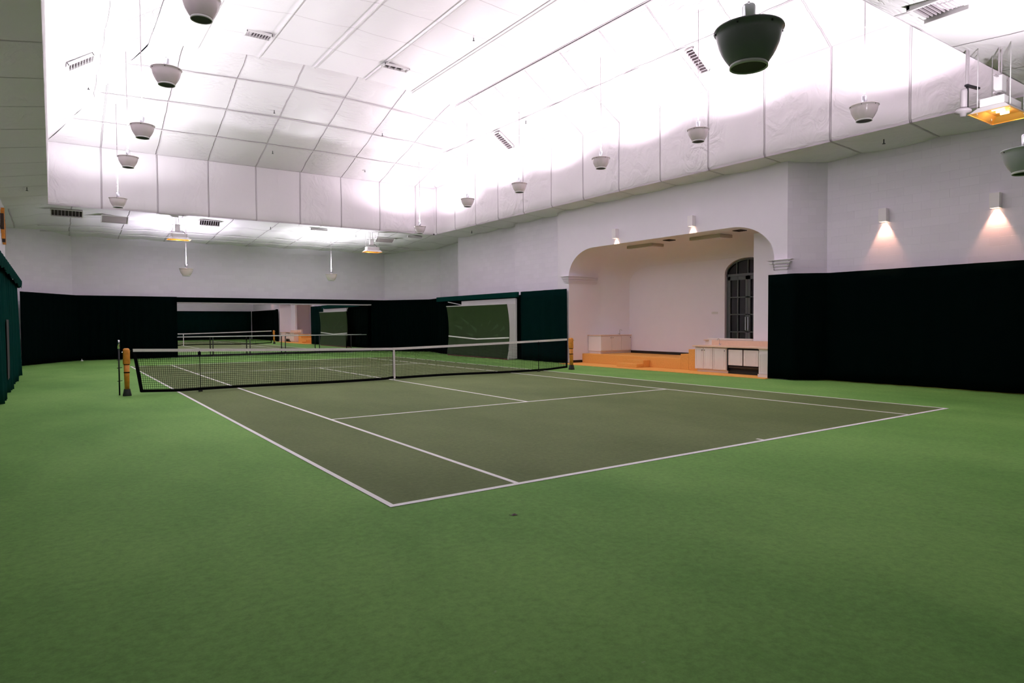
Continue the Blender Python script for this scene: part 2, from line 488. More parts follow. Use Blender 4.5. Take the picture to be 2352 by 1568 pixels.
# back wall of the alcove with a round-headed doorway
DY0, DY1, DZ, DR = -4.28, -2.56, 3.22, 0.86   # door opening, spring height, radius in y
def door_z(y):
    c = (DY0 + DY1) / 2; q = (y - c) / DR
    return DZ + 0.52 * sqrt(max(0, 1 - q * q))
m = MB()
zt = 4.4
def bq(y0, y1, z0, z1, z0b=None, z1b=None):
    m.add([(BX, y1, z0b if z0b is not None else z0), (BX, y0, z0), (BX, y0, z1), (BX, y1, z1b if z1b is not None else z1)], [(0, 1, 2, 3)])
bq(DY1, 2.2, 0, zt); bq(AY0 - 0.1, DY0, 0, zt)
dys = [(DY0 + DY1) / 2 - DR * cos(pi * k / 20) for k in range(21)]
for a, b in zip(dys[:-1], dys[1:]): bq(a, b, door_z(a), zt, door_z(b), zt)
bq(DY0, DY1, 0, 0.4)
# reveal
rev = [(DY0, 0.4), (DY0, DZ)] + [(y, door_z(y)) for y in dys] + [(DY1, DZ), (DY1, 0.4)]
for (ya, za), (yb, zb) in zip(rev[:-1], rev[1:]):
    m.add([(BX, ya, za), (BX, yb, zb), (BX + 0.16, yb, zb), (BX + 0.16, ya, za)], [(0, 1, 2, 3)])
struct('wall_alcove', m, 'plaster', 'pale back wall of the alcove around the dark arched door')

# ------------------------------------------------------------------ alcove woodwork
m = MB(); m.prism([(8.28, AY0 + 0.02), (9.4, AY0 + 0.02), (BX, AY0 + 0.02), (BX, 2.0), (10.12, AY1), (AX, AY1), (8.1, AY1 - 0.05), (8.1, 1.5)], 'z', 0.001, 0.012)
struct('floor_alcove', m, 'carpet', 'tan orange carpet strip under the arch beside the green floor')
PF, PZ = 9.32, 0.36
m = MB(); m.prism([(PF, -2.28), (BX, -2.28), (BX, 2.03), (10.14, AY1 - 0.01), (PF, AY1 - 0.01)], 'z', 0.012, PZ)
struct('floor_platform', m, 'carpet', 'raised tan carpeted platform in the alcove', bevel=0.01)
st = thing('carpeted_stair', 'tan carpeted stair rising from the platform up behind the sink cabinets', 'stair', (10.2, -3.2, 0.012))
for k, (ya, yb) in enumerate(((-2.62, -2.285), (-3.0, -2.62))):
    mm_ = MB(); mm_.box(PF, BX - 0.02, ya, yb, 0.012, PZ + 0.165 * (k + 1)); obj('step', mm_, 'carpet', st, bevel=0.008)
mm_ = MB(); mm_.box(9.82, BX - 0.02, -4.6, -3.0, 0.012, PZ + 0.05); obj('landing', mm_, 'carpet', st)

bs = thing('box_steps', 'low two-tread carpeted block of steps in front of the platform', 'steps', (8.98, -0.4, 0.012))
mm_ = MB(); mm_.box(8.68, 9.0, -0.9, 0.1, 0.012, 0.14); obj('tread', mm_, 'carpet', bs, bevel=0.012)
mm_ = MB(); mm_.box(9.0, PF - 0.01, -0.9, 0.1, 0.012, 0.26); obj('tread', mm_, 'carpet', bs, bevel=0.012)

m = MB(); m.box(BX - 0.02, BX - 0.002, -2.6, 1.95, PZ, PZ + 0.10)
struct('baseboard_alcove', m, 'base', 'dark baseboard along the alcove back wall on the platform')
m = MB(); m.box(AX + 0.02, PF - 0.01, AY1 - 0.022, AY1 - 0.002, 0.012, 0.11)
struct('baseboard_jamb', m, 'base', 'dark baseboard at the foot of the left arch jamb')

# partition and half wall on the right of the alcove
m = MB(); m.box(9.62, 9.78, AY0 + 0.02, -4.86, 0.012, 4.25)
struct('wall_alcove_partition', m, 'plaster', 'pale partition in the right of the alcove, edge beside the arched door')
m = MB(); m.box(9.62, 9.76, -4.85, -3.2, 0.012, 1.03); m.box(9.60, 9.79, -4.855, -3.15, 1.03, 1.06)
struct('wall_alcove_half', m, 'cab', 'low white half wall with a cap behind the sink counter')

# mouldings at the arch springing
def capital(name, side, label):
    m = MB()
    tiers = [(3.0, .05), (3.08, .10), (3.17, .16), (3.26, .22)] if side < 0 else [(3.10, .05), (3.18, .10), (3.27, .16), (3.36, .22)]
    lo_z, hi_z = tiers[0][0], tiers[-1][0] + .035
    def ring_(p, za, zb):
        if side < 0:
            m.box(AX - p * .55, 9.5, AY0 - .02, AY0 + p * .8, za, zb)
            m.box(AX - p * .55, AX + .02, AY0 - 0.38 - p, AY0, za, zb)
        else:
            m.box(AX - p * .55, 10.1, AY1 - p * .55, AY1 + .02, za, zb)
            m.box(AX - p * .55, AX + .02, AY1, AY1 + 0.2 + p, za, zb)
    for z, pr in tiers:
        h = 0.058 if z != tiers[-1][0] else 0.03
        for (f0, f1, e) in ((0, .16, -.055), (.16, .32, -.042), (.32, .48, -.028), (.48, .64, -.015), (.64, .8, -.005), (.8, 1.0, 0)):
            ring_(pr + e, z + h * f0, z + h * f1)
        ring_(max(.015, pr - .075), z + h, z + .09 if z != tiers[-1][0] else z + h + .001)
    return struct(name, m, 'plaster', label)
capital('trim_1', 1, 'stepped moulding at the left springing of the arch')
capital('trim_2', -1, 'stepped moulding at the right springing of the arch')

# cabinet helper: front lies in a plane of constant x (facing -x) or constant y (facing -y)
def panel_door(name, parent, ax, p, a0, a1, z0, z1, knob=None, raised=True):
    """door on plane ax='x' or 'y' at coordinate p, a along the other axis"""
    def bx(m, d0, d1, b0, b1, c0, c1):
        if ax == 'x': m.box(p - d1, p - d0, b0, b1, c0, c1)
        else: m.box(b0, b1, p - d1, p - d0, c0, c1)
    m = MB(); g = 0.006
    bx(m, 0, 0.018, a0 + g, a1 - g, z0 + g, z1 - g)
    if raised:
        s = 0.055
        for q_ in ((a0 + g, a0 + s, z0 + g, z1 - g), (a1 - s, a1 - g, z0 + g, z1 - g), (a0 + s, a1 - s, z0 + g, z0 + s), (a0 + s, a1 - s, z1 - s, z1 - g)):
            bx(m, 0.018, 0.026, *q_)
        bx(m, 0.018, 0.024, a0 + s + .02, a1 - s - .02, z0 + s + .02, z1 - s - .02)
    d = obj(name, m, 'cab', parent)
    if knob:
        k = MB(); c = (p - 0.04, knob[0], knob[1]) if ax == 'x' else (knob[0], p - 0.04, knob[1])
        e = (p - 0.02, knob[0], knob[1]) if ax == 'x' else (knob[0], p - 0.02, knob[1])
        k.tube([e, c], [0.008, 0.016], 8)
        obj('knob', k, 'dmetal', d, label='dark round knob')
    return d

def faucet(name, x, y, z, label, dx=0, dy=0):
    t = thing(name, label, 'faucet', (x, y, z))
    m = MB(); m.lathe(x, y, [(0, z + .02), (.028, z + .02), (.03, z), (0, z)], 12); obj('base', m, 'chrome', t, True)
    m = MB(); pts = [(x, y, z + .02), (x, y, z + .16)]
    for k in range(1, 7):
        a = pi * k / 6
        pts.append((x + dx * .06 * (1 - cos(a)), y + dy * .06 * (1 - cos(a)), z + .16 + .05 * sin(a)))
    m.tube(pts, 0.011, 8); obj('spout', m, 'chrome', t, True)
    m = MB(); m.tube([(x + dy * .02, y + dx * .02, z + .03), (x + .09 * dy, y + .09 * dx, z + .05)], .009, 6); obj('handle', m, 'chrome', t, True)
    return t

# cabinet on the platform, left
X0, Y0 = 9.62, 1.95
c = thing('base_cabinet', 'pale base cabinet standing on the left end of the raised platform', 'cabinet', (10.4, 2.2, PZ))
poly = [(X0, Y0), (BX - .01, Y0), (BX - .01, 2.0), (10.14, AY1 - .03), (X0, AY1 - .03)]
m = MB(); m.prism(poly, 'z', PZ + .10, 1.055); obj('body', m, 'cab', c)
m = MB(); m.prism([(X0 + .03, Y0 + .06), (BX - .02, Y0 + .06), (BX - .02, 2.0), (10.13, AY1 - .04), (X0 + .03, AY1 - .04)], 'z', PZ + .002, PZ + .10); obj('plinth', m, 'cab', c)
m = MB(); m.prism([(X0 - .03, Y0 - .03), (BX - .005, Y0 - .03), (BX - .005, 2.02), (10.135, AY1 - .02), (X0 - .03, AY1 - .02)], 'z', 1.06, 1.09); obj('worktop', m, 'counter', c)
w3 = (BX - X0 - .04) / 3
for k in range(3):
    a0 = X0 + .02 + k * w3
    panel_door('door', c, 'y', Y0, a0, a0 + w3, PZ + .12, 1.05, (a0 + (w3 - .05 if k != 1 else .05), .98), raised=False)
faucet('faucet', 10.78, 2.12, 1.09, 'small chrome tap on the platform cabinet', dy=-1)

# sink cabinets on the right
c = thing('sink_cabinet', 'white base cabinet with three panelled doors beside the stair', 'cabinet', (9.2, -3.75, 0.012))
m = MB(); m.box(9.0, 9.6, -4.37, -3.16, .10, .80); obj('body', m, 'cab', c)
m = MB(); m.box(9.06, 9.6, -4.37, -3.20, .013, .10); obj('plinth', m, 'cab', c)
for a0, a1, kn in ((-3.50, -3.17, -3.46), (-3.85, -3.51, -3.55), (-4.36, -3.87, -4.31)):
    panel_door('door', c, 'x', 9.0, a0, a1, .11, .78, (kn, .70))
m = MB(); m.box(8.93, 9.61, -5.72, -3.10, .80, .845); m.box(8.62, 9.61, -6.17, -5.72, .80, .845)
o = obj('worktop', m, 'counter', None, bevel=.008); tag(o, 'pale tan worktop running over the sink cabinets', 'worktop')
m = MB(); m.box(9.575, 9.615, -6.17, -3.35, .846, 1.0)
o = obj('backsplash', m, 'counter', None); tag(o, 'tan tiled upstand behind the sink worktop', 'backsplash')
c = thing('bar_unit', 'wide open-bottomed unit with two hanging panelled doors and black base', 'cabinet', (9.2, -4.95, 0.012))
m = MB(); m.box(9.06, 9.57, -5.50, -4.38, .013, .10); obj('base', m, 'black', c, label='black base')
m = MB(); m.box(9.0, 9.57, -5.53, -5.50, .013, .79); m.box(9.0, 9.57, -4.41, -4.38, .10, .79); m.box(9.35, 9.57, -5.50, -4.41, .10, .79); m.box(9.02, 9.34, -5.5, -4.41, .76, .79)
obj('carcass', m, 'dmetal', c, label='dark inner carcass')
m = MB(); m.box(9.03, 9.34, -5.495, -4.415, .19, .24); obj('shelf', m, 'darkwood', c, label='brown shelf')
m = MB(); m.box(9.1, 9.34, -5.495, -4.415, .101, .185); obj('drip_tray', m, 'dmetal', c, label='dark tray')
panel_door('door', c, 'x', 9.01, -4.94, -4.43, .27, .75)
panel_door('door', c, 'x', 9.01, -5.48, -4.97, .27, .75)
c = thing('filler_cabinet', 'narrow white cabinet between the bar unit and the end cabinet', 'cabinet', (9.2, -5.63, 0.012))
m = MB(); m.box(9.0, 9.57, -5.715, -5.535, .10, .795); obj('body', m, 'cab', c)
m = MB(); m.box(9.06, 9.57, -5.715, -5.535, .013, .10); obj('plinth', m, 'cab', c)
panel_door('door', c, 'x', 9.0, -5.71, -5.54, .11, .78, (-5.66, .66))
c = thing('end_cabinet', 'white cabinet projecting forward at the right pier of the arch', 'cabinet', (8.9, -5.95, 0.012))
m = MB(); m.box(8.66, 9.57, -6.17, -5.725, .10, .795); obj('body', m, 'cab', c)
m = MB(); m.box(8.58, 9.5, -6.18, -5.74, .013, .10); obj('plinth', m, 'cab', c)
panel_door('door', c, 'x', 8.66, -6.165, -5.73, .11, .70)
faucet('faucet', 9.45, -3.75, .847, 'small chrome tap on the tan sink worktop', dx=-1)
c = thing('back_counter', 'low pale counter against the alcove back wall below the arched door', 'counter', (11.0, -2.6, 0.69))
m = MB(); m.box(10.9, BX - .01, -2.72, -2.02, .70, .93); obj('body', m, 'cab', c)
m = MB(); m.box(10.86, BX - .01, -2.75, -1.98, .935, .965); obj('top', m, 'counter', c)

# arched door
d = struct('door_1', (lambda m: (m.prism([(y, z) for y, z in [(DY0 + .01, .42), (DY0 + .01, DZ)] + [(min(max(y, DY0 + .01), DY1 - .01), door_z(y) - .012) for y in dys] + [(DY1 - .01, DZ), (DY1 - .01, .42)]], 'x', BX + .14, BX + .15), m)[1])(MB()), 'pane', 'dark glazed round-headed double door at the back of the alcove')
DC = (DY0 + DY1) / 2
m = MB()
for y0, y1, z0, z1 in ((DY0 + .01, DY0 + .06, .42, DZ), (DY1 - .06, DY1 - .01, .42, DZ), (DY0, DY1, DZ - .08, DZ), (DC - .012, DC + .012, DZ, DZ + .5)):
    m.box(BX + .09, BX + .14, y0, y1, z0, z1)
for a, b in zip(dys[:-1], dys[1:]):
    m.add([(BX + .09, a, door_z(a) - .01), (BX + .09, b, door_z(b) - .01), (BX + .09, b, max(DZ, door_z(b) - .07)), (BX + .09, a, max(DZ, door_z(a) - .07))], [(0, 1, 2, 3)])
obj('door_frame', m, 'doorframe', d)
for y in (DC - .45, DC + .45):
    m = MB(); m.box(BX + .1, BX + .135, y - .012, y + .012, DZ, DZ + .38); obj('glazing_bar', m, 'doorframe', d)
for s, (y0, y1) in enumerate(((DC + .005, DY1 - .065), (DY0 + .065, DC - .005))):
    m = MB(); x0, x1 = BX + .095, BX + .138
    zt_ = DZ - .09
    for q_ in ((y0, y0 + .09, .45, zt_), (y1 - .09, y1, .45, zt_), (y0, y1, .45, .65), (y0, y1, zt_ - .12, zt_), ((y0 + y1) / 2 - .018, (y0 + y1) / 2 + .018, .5, zt_)):
        m.box(x0, x1, *q_)
    for k in range(1, 4):
        z = .65 + (zt_ - .12 - .65) * k / 4; m.box(x0, x1, y0, y1, z - .018, z + .018)
    leaf = obj('door_leaf', m, 'doorframe', d)
    hy = y0 + .045 if s == 0 else y1 - .045
    m = MB(); m.bar((x0 - .05, hy, 1.3), (x0 - .05, hy, 1.75), .025); m.bar((x0 - .05, hy, 1.34), (x0, hy, 1.34), .02); m.bar((x0 - .05, hy, 1.71), (x0, hy, 1.71), .02)
    obj('handle', m, 'chrome', leaf)

# alcove ceiling fixtures
for i, (y, lab) in enumerate(((-0.25, 'long pale strip light box on the alcove ceiling, farther left'), (-3.15, 'long pale strip light box on the alcove ceiling, nearer the arched door'))):
    t = thing('strip_light', lab, 'ceiling light', (9.95, y, 4.26), 'alcove strip lights')
    m = MB(); m.box(9.45, 10.05, y - .62, y + .62, 4.27, 4.365); obj('housing', m, 'fixture', t, bevel=.006)
    m = MB(); m.box(9.52, 9.98, y - .56, y + .56, 4.255, 4.272); obj('diffuser', m, 'plaster', t)
for y, lab in ((-1.75, 'small dark square vent on the alcove ceiling between the strip lights'), (-4.55, 'small dark square vent on the alcove ceiling at its right')):
    m = MB(); m.box(9.2, 9.5, y - .15, y + .15, 4.35, 4.368)
    for k in range(5): m.box(9.2, 9.5, y - .14 + k * .06, y - .125 + k * .06, 4.34, 4.352)
    tag(obj('square_vent', m, 'ventdark', None), lab, 'vent', 'alcove ceiling vents')

# ------------------------------------------------------------------ ceiling shell
VX, VY, VZ = 7.92, 12.4, 6.0      # vault mouth
SZ = 8.3                          # top of the skirt
TX, TY, TZ = 5.3, 5.6, 10.1       # edge of the upper ceiling
CAMB = 0.34
SP = 1.845
def puff(t): return abs(sin(pi * t)) ** 0.7
def u_of_x(x): return (x + 6.25) / 1.88
def v_of_y(y): return (y - 10.25) / SP
# upper ceiling
m = MB()
def top(a, b):
    x = -TX + 2 * TX * a; y = -TY + 2 * TY * b
    ux = (x - TX) / 1.85
    z = TZ + CAMB * (1 - (x / TX) ** 2) - 0.05 * (puff(ux) - .5) * (1 - (2 * b - 1) ** 6)
    return (x, y, z)
m.grid(top, 72, 36, lambda a, b: ((2 * TX * a - 2 * TX) / 1.85, (-TY + 2 * TY * b - 2.0) / SP))
struct('ceiling', m, insulation('upper_insulation', wu=0.0005, wv=0.006, bump=0.3), 'upper ceiling of white insulation blanket between pipes', smooth=True)
# sloped sides
for s, nm in ((1, 'right'), (-1, 'left')):
    m = MB()
    def fn(a, b, s=s):
        t = b
        hy = VY - (VY - TY) * t
        y = -hy + 2 * hy * a
        x = VX - (VX - TX) * t; z = SZ + (TZ - SZ) * t
        d = 0.05 * puff(v_of_y(y)) * sin(pi * t)
        return (s * (x - d * .57), y, z - d * .82)
    m.grid(fn, 120, 12, lambda a, b: (v_of_y((-(VY - (VY - TY) * b)) + 2 * (VY - (VY - TY) * b) * a), b * 2.0 + .001))
    struct('ceiling_slope_' + nm, m, 'insul', nm + ' sloping side of the white padded vault', smooth=True)
for s, nm in ((1, 'back'), (-1, 'front')):
    m = MB()
    def fn(a, b, s=s):
        t = b
        hx = VX - (VX - TX) * t
        q_ = -1 + 2 * a
        x = hx * q_; y = VY - (VY - TY) * t
        z = SZ + t * (TZ - SZ + CAMB * (1 - q_ * q_))
        d = 0.06 * puff(u_of_x(x)) * puff((VY - y) / 1.85) * (1 if .0 < t < 1 else 0)
        return (x, s * y, z - d)
    m.grid(fn, 100, 56, lambda a, b: (u_of_x((VX - (VX - TX) * b) * (-1 + 2 * a)), (VY - TY) * b / 1.85))
    struct('ceiling_slope_' + nm, m, 'insul', nm + ' sloping end of the white padded vault', smooth=True)
# vertical skirts with a rounded lower lip
def skirt(fnpos, L0, L1, uvu, name, label, n):
    m = MB()
    prof = [(0.0, SZ)] + [(0.0, SZ - (SZ - VZ - .1) * k / 8) for k in range(1, 9)] + [(.02, VZ + .05), (.05, VZ + .02), (.12, VZ), (.25, VZ - .003)]
    k_ = len(prof) - 1
    def fn(a, b):
        i = int(round(b * k_)); o, z = prof[i]
        t = L0 + (L1 - L0) * a
        bulge = 0.045 * puff(uvu(t)) * sin(pi * min(1, max(0, (z - VZ) / (SZ - VZ)))) if o == 0 else 0
        return fnpos(t, o - bulge, z)
    m.grid(fn, n, k_, lambda a, b: (uvu(L0 + (L1 - L0) * a), .35 * b + .3))
    return struct(name, m, 'insul', label, smooth=True)
skirt(lambda t, o, z: (t, VY + o, z), -VX, VX, u_of_x, 'ceiling_skirt_back', 'white padded vertical face hanging over the back of the court', 120)
skirt(lambda t, o, z: (t, -VY - o, z), -VX, VX, u_of_x, 'ceiling_skirt_front', 'white padded vertical face at the near end of the vault', 120)
skirt(lambda t, o, z: (VX + o, t, z), -VY, VY, v_of_y, 'ceiling_skirt_right', 'white padded vertical face along the right of the vault', 180)
skirt(lambda t, o, z: (-VX - o, t, z), -VY, VY, v_of_y, 'ceiling_skirt_left', 'white padded vertical face along the left of the vault', 180)
# low soffit around the vault
def soffit_z(x, y):
    z = VZ
    ax_ = max(0, abs(x) - VX); ay_ = max(0, abs(y) - VY)
    z -= 0.40 * min(1, ay_ / 6.0) ** 1.3
    if x < 0: z -= 0.25 * min(1, ax_ / 1.4)
    else: z -= 0.08 * min(1, ax_ / 1.4)
    q_ = puff(v_of_y(y)) if ax_ > 0 and abs(y) < VY else puff(u_of_x(x))
    return z - 0.07 * (q_ - .3) * min(1, (ax_ + ay_) * 1.2)
OX, OY = 10.0, 18.7
for nm, x0, x1, y0, y1, lab in (('back', -OX, OX, VY, OY, 'low white insulated soffit over the back of the hall'),
                                ('front', -OX, OX, -OY, -VY, 'low white insulated soffit over the near end of the hall'),
                                ('right', VX, OX, -VY, VY, 'low white insulated soffit strip along the right wall'),
                                ('left', -OX, -VX, -VY, VY, 'low white insulated soffit strip along the left wall')):
    m = MB()
    long_y = nm in ('left', 'right')
    nu, nv = (10, 130) if long_y else (110, 24)
    m.grid(lambda a, b: (x0 + (x1 - x0) * a, y0 + (y1 - y0) * b, soffit_z(x0 + (x1 - x0) * a, y0 + (y1 - y0) * b)), nu, nv,
           (lambda a, b: (v_of_y(y0 + (y1 - y0) * b), .4 + .4 * a)) if long_y else (lambda a, b: (u_of_x(x0 + (x1 - x0) * a) + .5, (y0 + (y1 - y0) * b + VY) / 1.9)))
    struct('ceiling_soffit_' + nm, m, 'insul', lab, smooth=True)
# roof lid so no light leaks out
def ceil_z(x, y):
    a = SZ + (VX - abs(x)) * (TZ - SZ) / (VX - TX)
    b = SZ + (VY - abs(y)) * (TZ - SZ) / (VY - TY)
    if abs(x) > VX or abs(y) > VY: return soffit_z(x, y)
    return min(a, b, TZ + CAMB * (1 - (x / TX) ** 2) if abs(x) < TX else 99)

# pipes strapped under the upper ceiling
ordn = ['right edge pipe of the upper ceiling, nearest the right slope', 'second pipe from the right slope under the upper ceiling', 'third pipe from the right slope under the upper ceiling',
        'fourth pipe from the right slope under the upper ceiling', 'fifth pipe from the right slope under the upper ceiling', 'sixth pipe from the right slope under the upper ceiling']
for k in range(6):
    x = TX - .03 - 1.85 * k
    z = TZ + CAMB * (1 - (x / TX) ** 2) - 0.05
    m = MB(); m.tube([(x, -TY + .05, z), (x, TY - .03, z)], 0.021, 8)
    tag(obj('ceiling_pipe', m, 'white', None, True), 'white ' + ordn[k], 'pipe', 'pipes under the upper ceiling')
for k, (x, lab) in enumerate(((6.62, 'white pipe running along the middle of the right ceiling slope'),)):
    z = ceil_z(x, 0) - .045
    m = MB(); m.tube([(x, -8.5, z), (x, 8.7, z)], 0.022, 8)
    tag(obj('ceiling_pipe', m, 'white', None, True), lab, 'pipe', 'pipes on the side slopes')
for k, (y, hx, lab) in enumerate(((6.85, 5.7, 'upper thin batten across the back ceiling slope'), (8.70, 6.4, 'middle thin batten across the back ceiling slope'), (10.55, 7.1, 'lower thin batten across the back ceiling slope'))):
    pts = []
    t = (VY - y) / (VY - TY)
    for i in range(13):
        x = -hx + 2 * hx * i / 12; q_ = x / (VX - (VX - TX) * t)
        pts.append((x, y, SZ + t * (TZ - SZ + CAMB * (1 - q_ * q_)) - .05))
    m = MB(); m.tube(pts, 0.014, 6)
    tag(obj('ceiling_batten', m, 'white', None, True), lab, 'batten', 'battens on the back slope')
for k, (y, lab) in enumerate(((16.0, 'thin batten across the back soffit, nearer the vault'), (17.2, 'thin batten across the back soffit, nearer the back wall'))):
    pts = [(x, y, soffit_z(x, y) - .045) for x in [-8.3 + 16.6 * i / 16 for i in range(17)]]
    m = MB(); m.tube(pts, 0.014, 6)
    tag(obj('soffit_batten', m, 'white', None, True), lab, 'batten', 'battens on the back soffit')
# ------------------------------------------------------------------ pendant uplights
def pendant(x, y, z, label, on=1.0, mat='bowl', colr=LAMP_COL):
    t = thing('pendant_uplight', label, 'lamp', (x, y, z), 'bowl pendant lamps')
    prof = [(.278, 0), (.282, -.012), (.266, -.02), (.258, -.06), (.243, -.115), (.220, -.165), (.192, -.21), (.165, -.245), (.148, -.268)]
    prof = [(r, zz * 1.1) for r, zz in prof]
    inner = [(r - .006, zz) for r, zz in reversed(prof[2:])]
    m = MB(); m.lathe(x, y, [(r, z + zz) for r, zz in prof] + [(r, z + zz) for r, zz in inner] + [(.272, z)], 40, close=True)
    b = obj('bowl', m, mat, t, True)
    for k in range(6):
        m = MB()
        a = 2 * pi * k / 6 + .3
        m.lathe(x + .268 * cos(a), y + .268 * sin(a), [(0, z - .024), (.008, z - .024), (.008, z - .036), (0, z - .036)], 8)
        obj('rim_screw', m, 'dmetal', b)
    m = MB(); m.lathe(x, y, [(.146, z - .288), (.154, z - .295), (.154, z - .318), (.144, z - .321), (.140, z - .295)], 40, close=True); obj('bottom_ring', m, 'ringw', t, True)
    m = MB(); m.lathe(x, y, [(0, z - .309), (.142, z - .309), (.142, z - .299), (0, z - .299)], 32); obj('bottom_disc', m, 'lens', t, label='dark underside disc')
    m = MB(); m.lathe(x, y, [(0, z + .20), (.046, z + .20), (.054, z + .185), (.054, z + .0), (.045, z - .02), (0, z - .02)], 20); obj('lamp_holder', m, 'chrome', t, True)
    # three thin struts from the holder to the rim
    m = MB()
    for k in range(3):
        a = 2 * pi * k / 3 + .5
        m.bar((x + .05 * cos(a), y + .05 * sin(a), z + .0), (x + .27 * cos(a), y + .27 * sin(a), z - .012), .008)
    obj('strut', m, 'dmetal', t)
    zc = ceil_z(x, y)
    m = MB(); m.tube([(x, y, z + .20), (x, y, zc)], 0.0095, 8); r_ = obj('rod', m, 'rodpaint', t, True)
    m = MB(); m.lathe(x, y, [(0, z + (zc - z) * .55 + .02), (.013, z + (zc - z) * .55 + .02), (.013, z + (zc - z) * .55 - .02), (0, z + (zc - z) * .55 - .02)], 8); obj('coupling', m, 'white', r_)
    m = MB(); m.lathe(x, y, [(0, zc + .01), (.03, zc + .01), (.03, zc - .03), (0, zc - .03)], 10); obj('canopy', m, 'white', t, True)
    m = MB(); m.lathe(x, y, [(0, z - .04), (.045, z - .05), (.055, z - .09), (.045, z - .14), (0, z - .15)], 16); obj('bulb', m, 'lampbulb', t, True)
    if on > 0:
        spot('lamp_light', t, (x, y, z + .225), (0, 0, 1), LAMP_W * on, colr, radians(158), 0.35, 0.09)
    return t

LX = 5.95
right = [(10.05, 5.99, 'white bowl pendant farthest in the right row, in front of the far corner'), (5.81, 6.58, 'white bowl pendant second from the back in the right row'),
         (2.21, 6.57, 'white bowl pendant hanging third from the back in the right row'), (-2.08, 6.59, 'white bowl pendant over the left side of the arch wall, fourth in the right row'),
         (-5.78, 6.57, 'white bowl pendant in the right row above the right shoulder of the arch'), (-10.05, 6.03, 'white bowl pendant in front of the right soffit, nearest of the right row')]
left = [(9.19, 5.93, 'white bowl pendant farthest in the left row, in front of the back soffit edge'), (5.38, 6.55, 'white bowl pendant second from the back in the left row'),
        (1.58, 6.54, 'white bowl pendant third from the back in the left row'), (-2.63, 6.60, 'white bowl pendant fourth from the back in the left row, seen whole'),
        (-6.30, 6.49, 'white bowl pendant cut off by the top edge at the upper left'), (-10.05, 6.03, 'bowl pendant above the camera at the near end of the left row')]
for (y, z, lab) in right: pendant(LX, y, z, lab, colr=(1.0, 0.89, 0.96))
for (y, z, lab) in left: pendant(-LX, y, z, lab, .35 if y < -8 else 1.0, colr=(0.985, 0.965, 1.0))
pendant(-3.14, 14.0, 3.98, 'small bowl pendant low in front of the back wall, left one of two', 1.15, colr=(0.93, 0.86, 1.0))
pendant(3.2, 14.0, 3.97, 'small bowl pendant low in front of the back wall, right one of two', 1.15, colr=(0.97, 0.96, 1.0))
pendant(-3.05, -13.75, 4.05, 'large dark grey bowl pendant nearest the camera at the top', .12, 'bowl_grey')
pendant(2.75, -13.85, 3.86, 'grey bowl pendant cut off by the right edge of the photo', .7, 'bowl_mid')

# ------------------------------------------------------------------ infrared heaters
def heater(x, y, z, label, rod_tops, w=.68, d=.50):
    t = thing('ceiling_heater', label, 'heater', (x, y, z), 'hanging heaters')
    w2, d2 = w / 2, d / 2
    def frus(m, wa, da, za, wb, db, zb):
        vs = [(x + i * wa, y + j * da, za) for i, j in ((-1, -1), (1, -1), (1, 1), (-1, 1))] + [(x + i * wb, y + j * db, zb) for i, j in ((-1, -1), (1, -1), (1, 1), (-1, 1))]
        m.add(vs, [(0, 1, 5, 4), (1, 2, 6, 5), (2, 3, 7, 6), (3, 0, 4, 7)])
    m = MB(); frus(m, w2, d2, z, w2 * .78, d2 * .66, z + .10); h = obj('hood', m, 'white', t)
    m = MB(); frus(m, w2 * .985, d2 * .98, z + .004, w2 * .76, d2 * .62, z + .096)
    m.box(x - w2 * .76, x + w2 * .76, y - d2 * .62, y + d2 * .62, z + .09, z + .096); obj('reflector', m, 'gold', h, label='gold reflector')
    m = MB(); m.box(x - w2 * .74, x + w2 * .74, y - d2 * .6, y + d2 * .6, z + .10, z + .24); obj('housing', m, 'white', t, bevel=.008)
    for k in (-1, 0, 1):
        m = MB(); m.tube([(x + k * .17, y - .06, z + .075), (x + k * .17, y + .06, z + .075)], .022, 8); obj('lamp_tube', m, 'hotbulb', t, True)
    m = MB()
    for (a, b) in (((x - w2, y - d2, z), (x + w2, y - d2, z)), ((x + w2, y - d2, z), (x + w2, y + d2, z)), ((x + w2, y + d2, z), (x - w2, y + d2, z)), ((x - w2, y + d2, z), (x - w2, y - d2, z))):
        m.bar(a, b, .02, .008)
    obj('edge_trim', m, 'gold', t)
    for i, j in ((-1, -1), (1, -1), (1, 1), (-1, 1)):
        rx, ry = x + i * w2 * .6, y + j * d2 * .8
        m = MB(); m.tube([(rx, ry, z + .02), (rx, ry, soffit_z(rx, ry))], .007, 6); obj('hanger_rod', m, 'white', t, True)
    # wiring box above
    m = MB(); m.box(x - .13, x + .05, y - .06, y + .06, z + .34, z + .62); jb = obj('control_box', m, 'white', t, bevel=.006)
    m = MB(); m.tube([(x - .09, y, z + .62), (x - .09, y, soffit_z(x, y))], .011, 8); m.tube([(x + .01, y, z + .62), (x + .01, y, soffit_z(x, y))], .011, 8); obj('conduit', m, 'ventgrey', jb)
    m = MB(); m.bar((x - .28, y, z + .60), (x + .22, y, z + .60), .03, .02); m.bar((x - .28, y, z + .32), (x + .22, y, z + .32), .03, .02); obj('bracket', m, 'ventgrey', jb)
    m = MB(); m.tube([(x + .05, y, z + .36), (x + .14, y, z + .36), (x + .22, y, z + .30), (x + .24, y, z + .2)], .012, 8); obj('cable', m, 'dmetal', jb, True)
    ld = bpy.data.lights.new('heater_glow', 'POINT'); ld.energy = HEATER_W; ld.color = (1.0, .6, .25); ld.shadow_soft_size = .05
    lo = bpy.data.objects.new('heater_glow', ld); col.objects.link(lo); lo.parent = t; lo.location = (0, 0, .045)
    return t
heater(-3.55, 12.98, 5.07, 'gold-lined hanging heater under the back soffit above the left small pendant', None, w=.84)
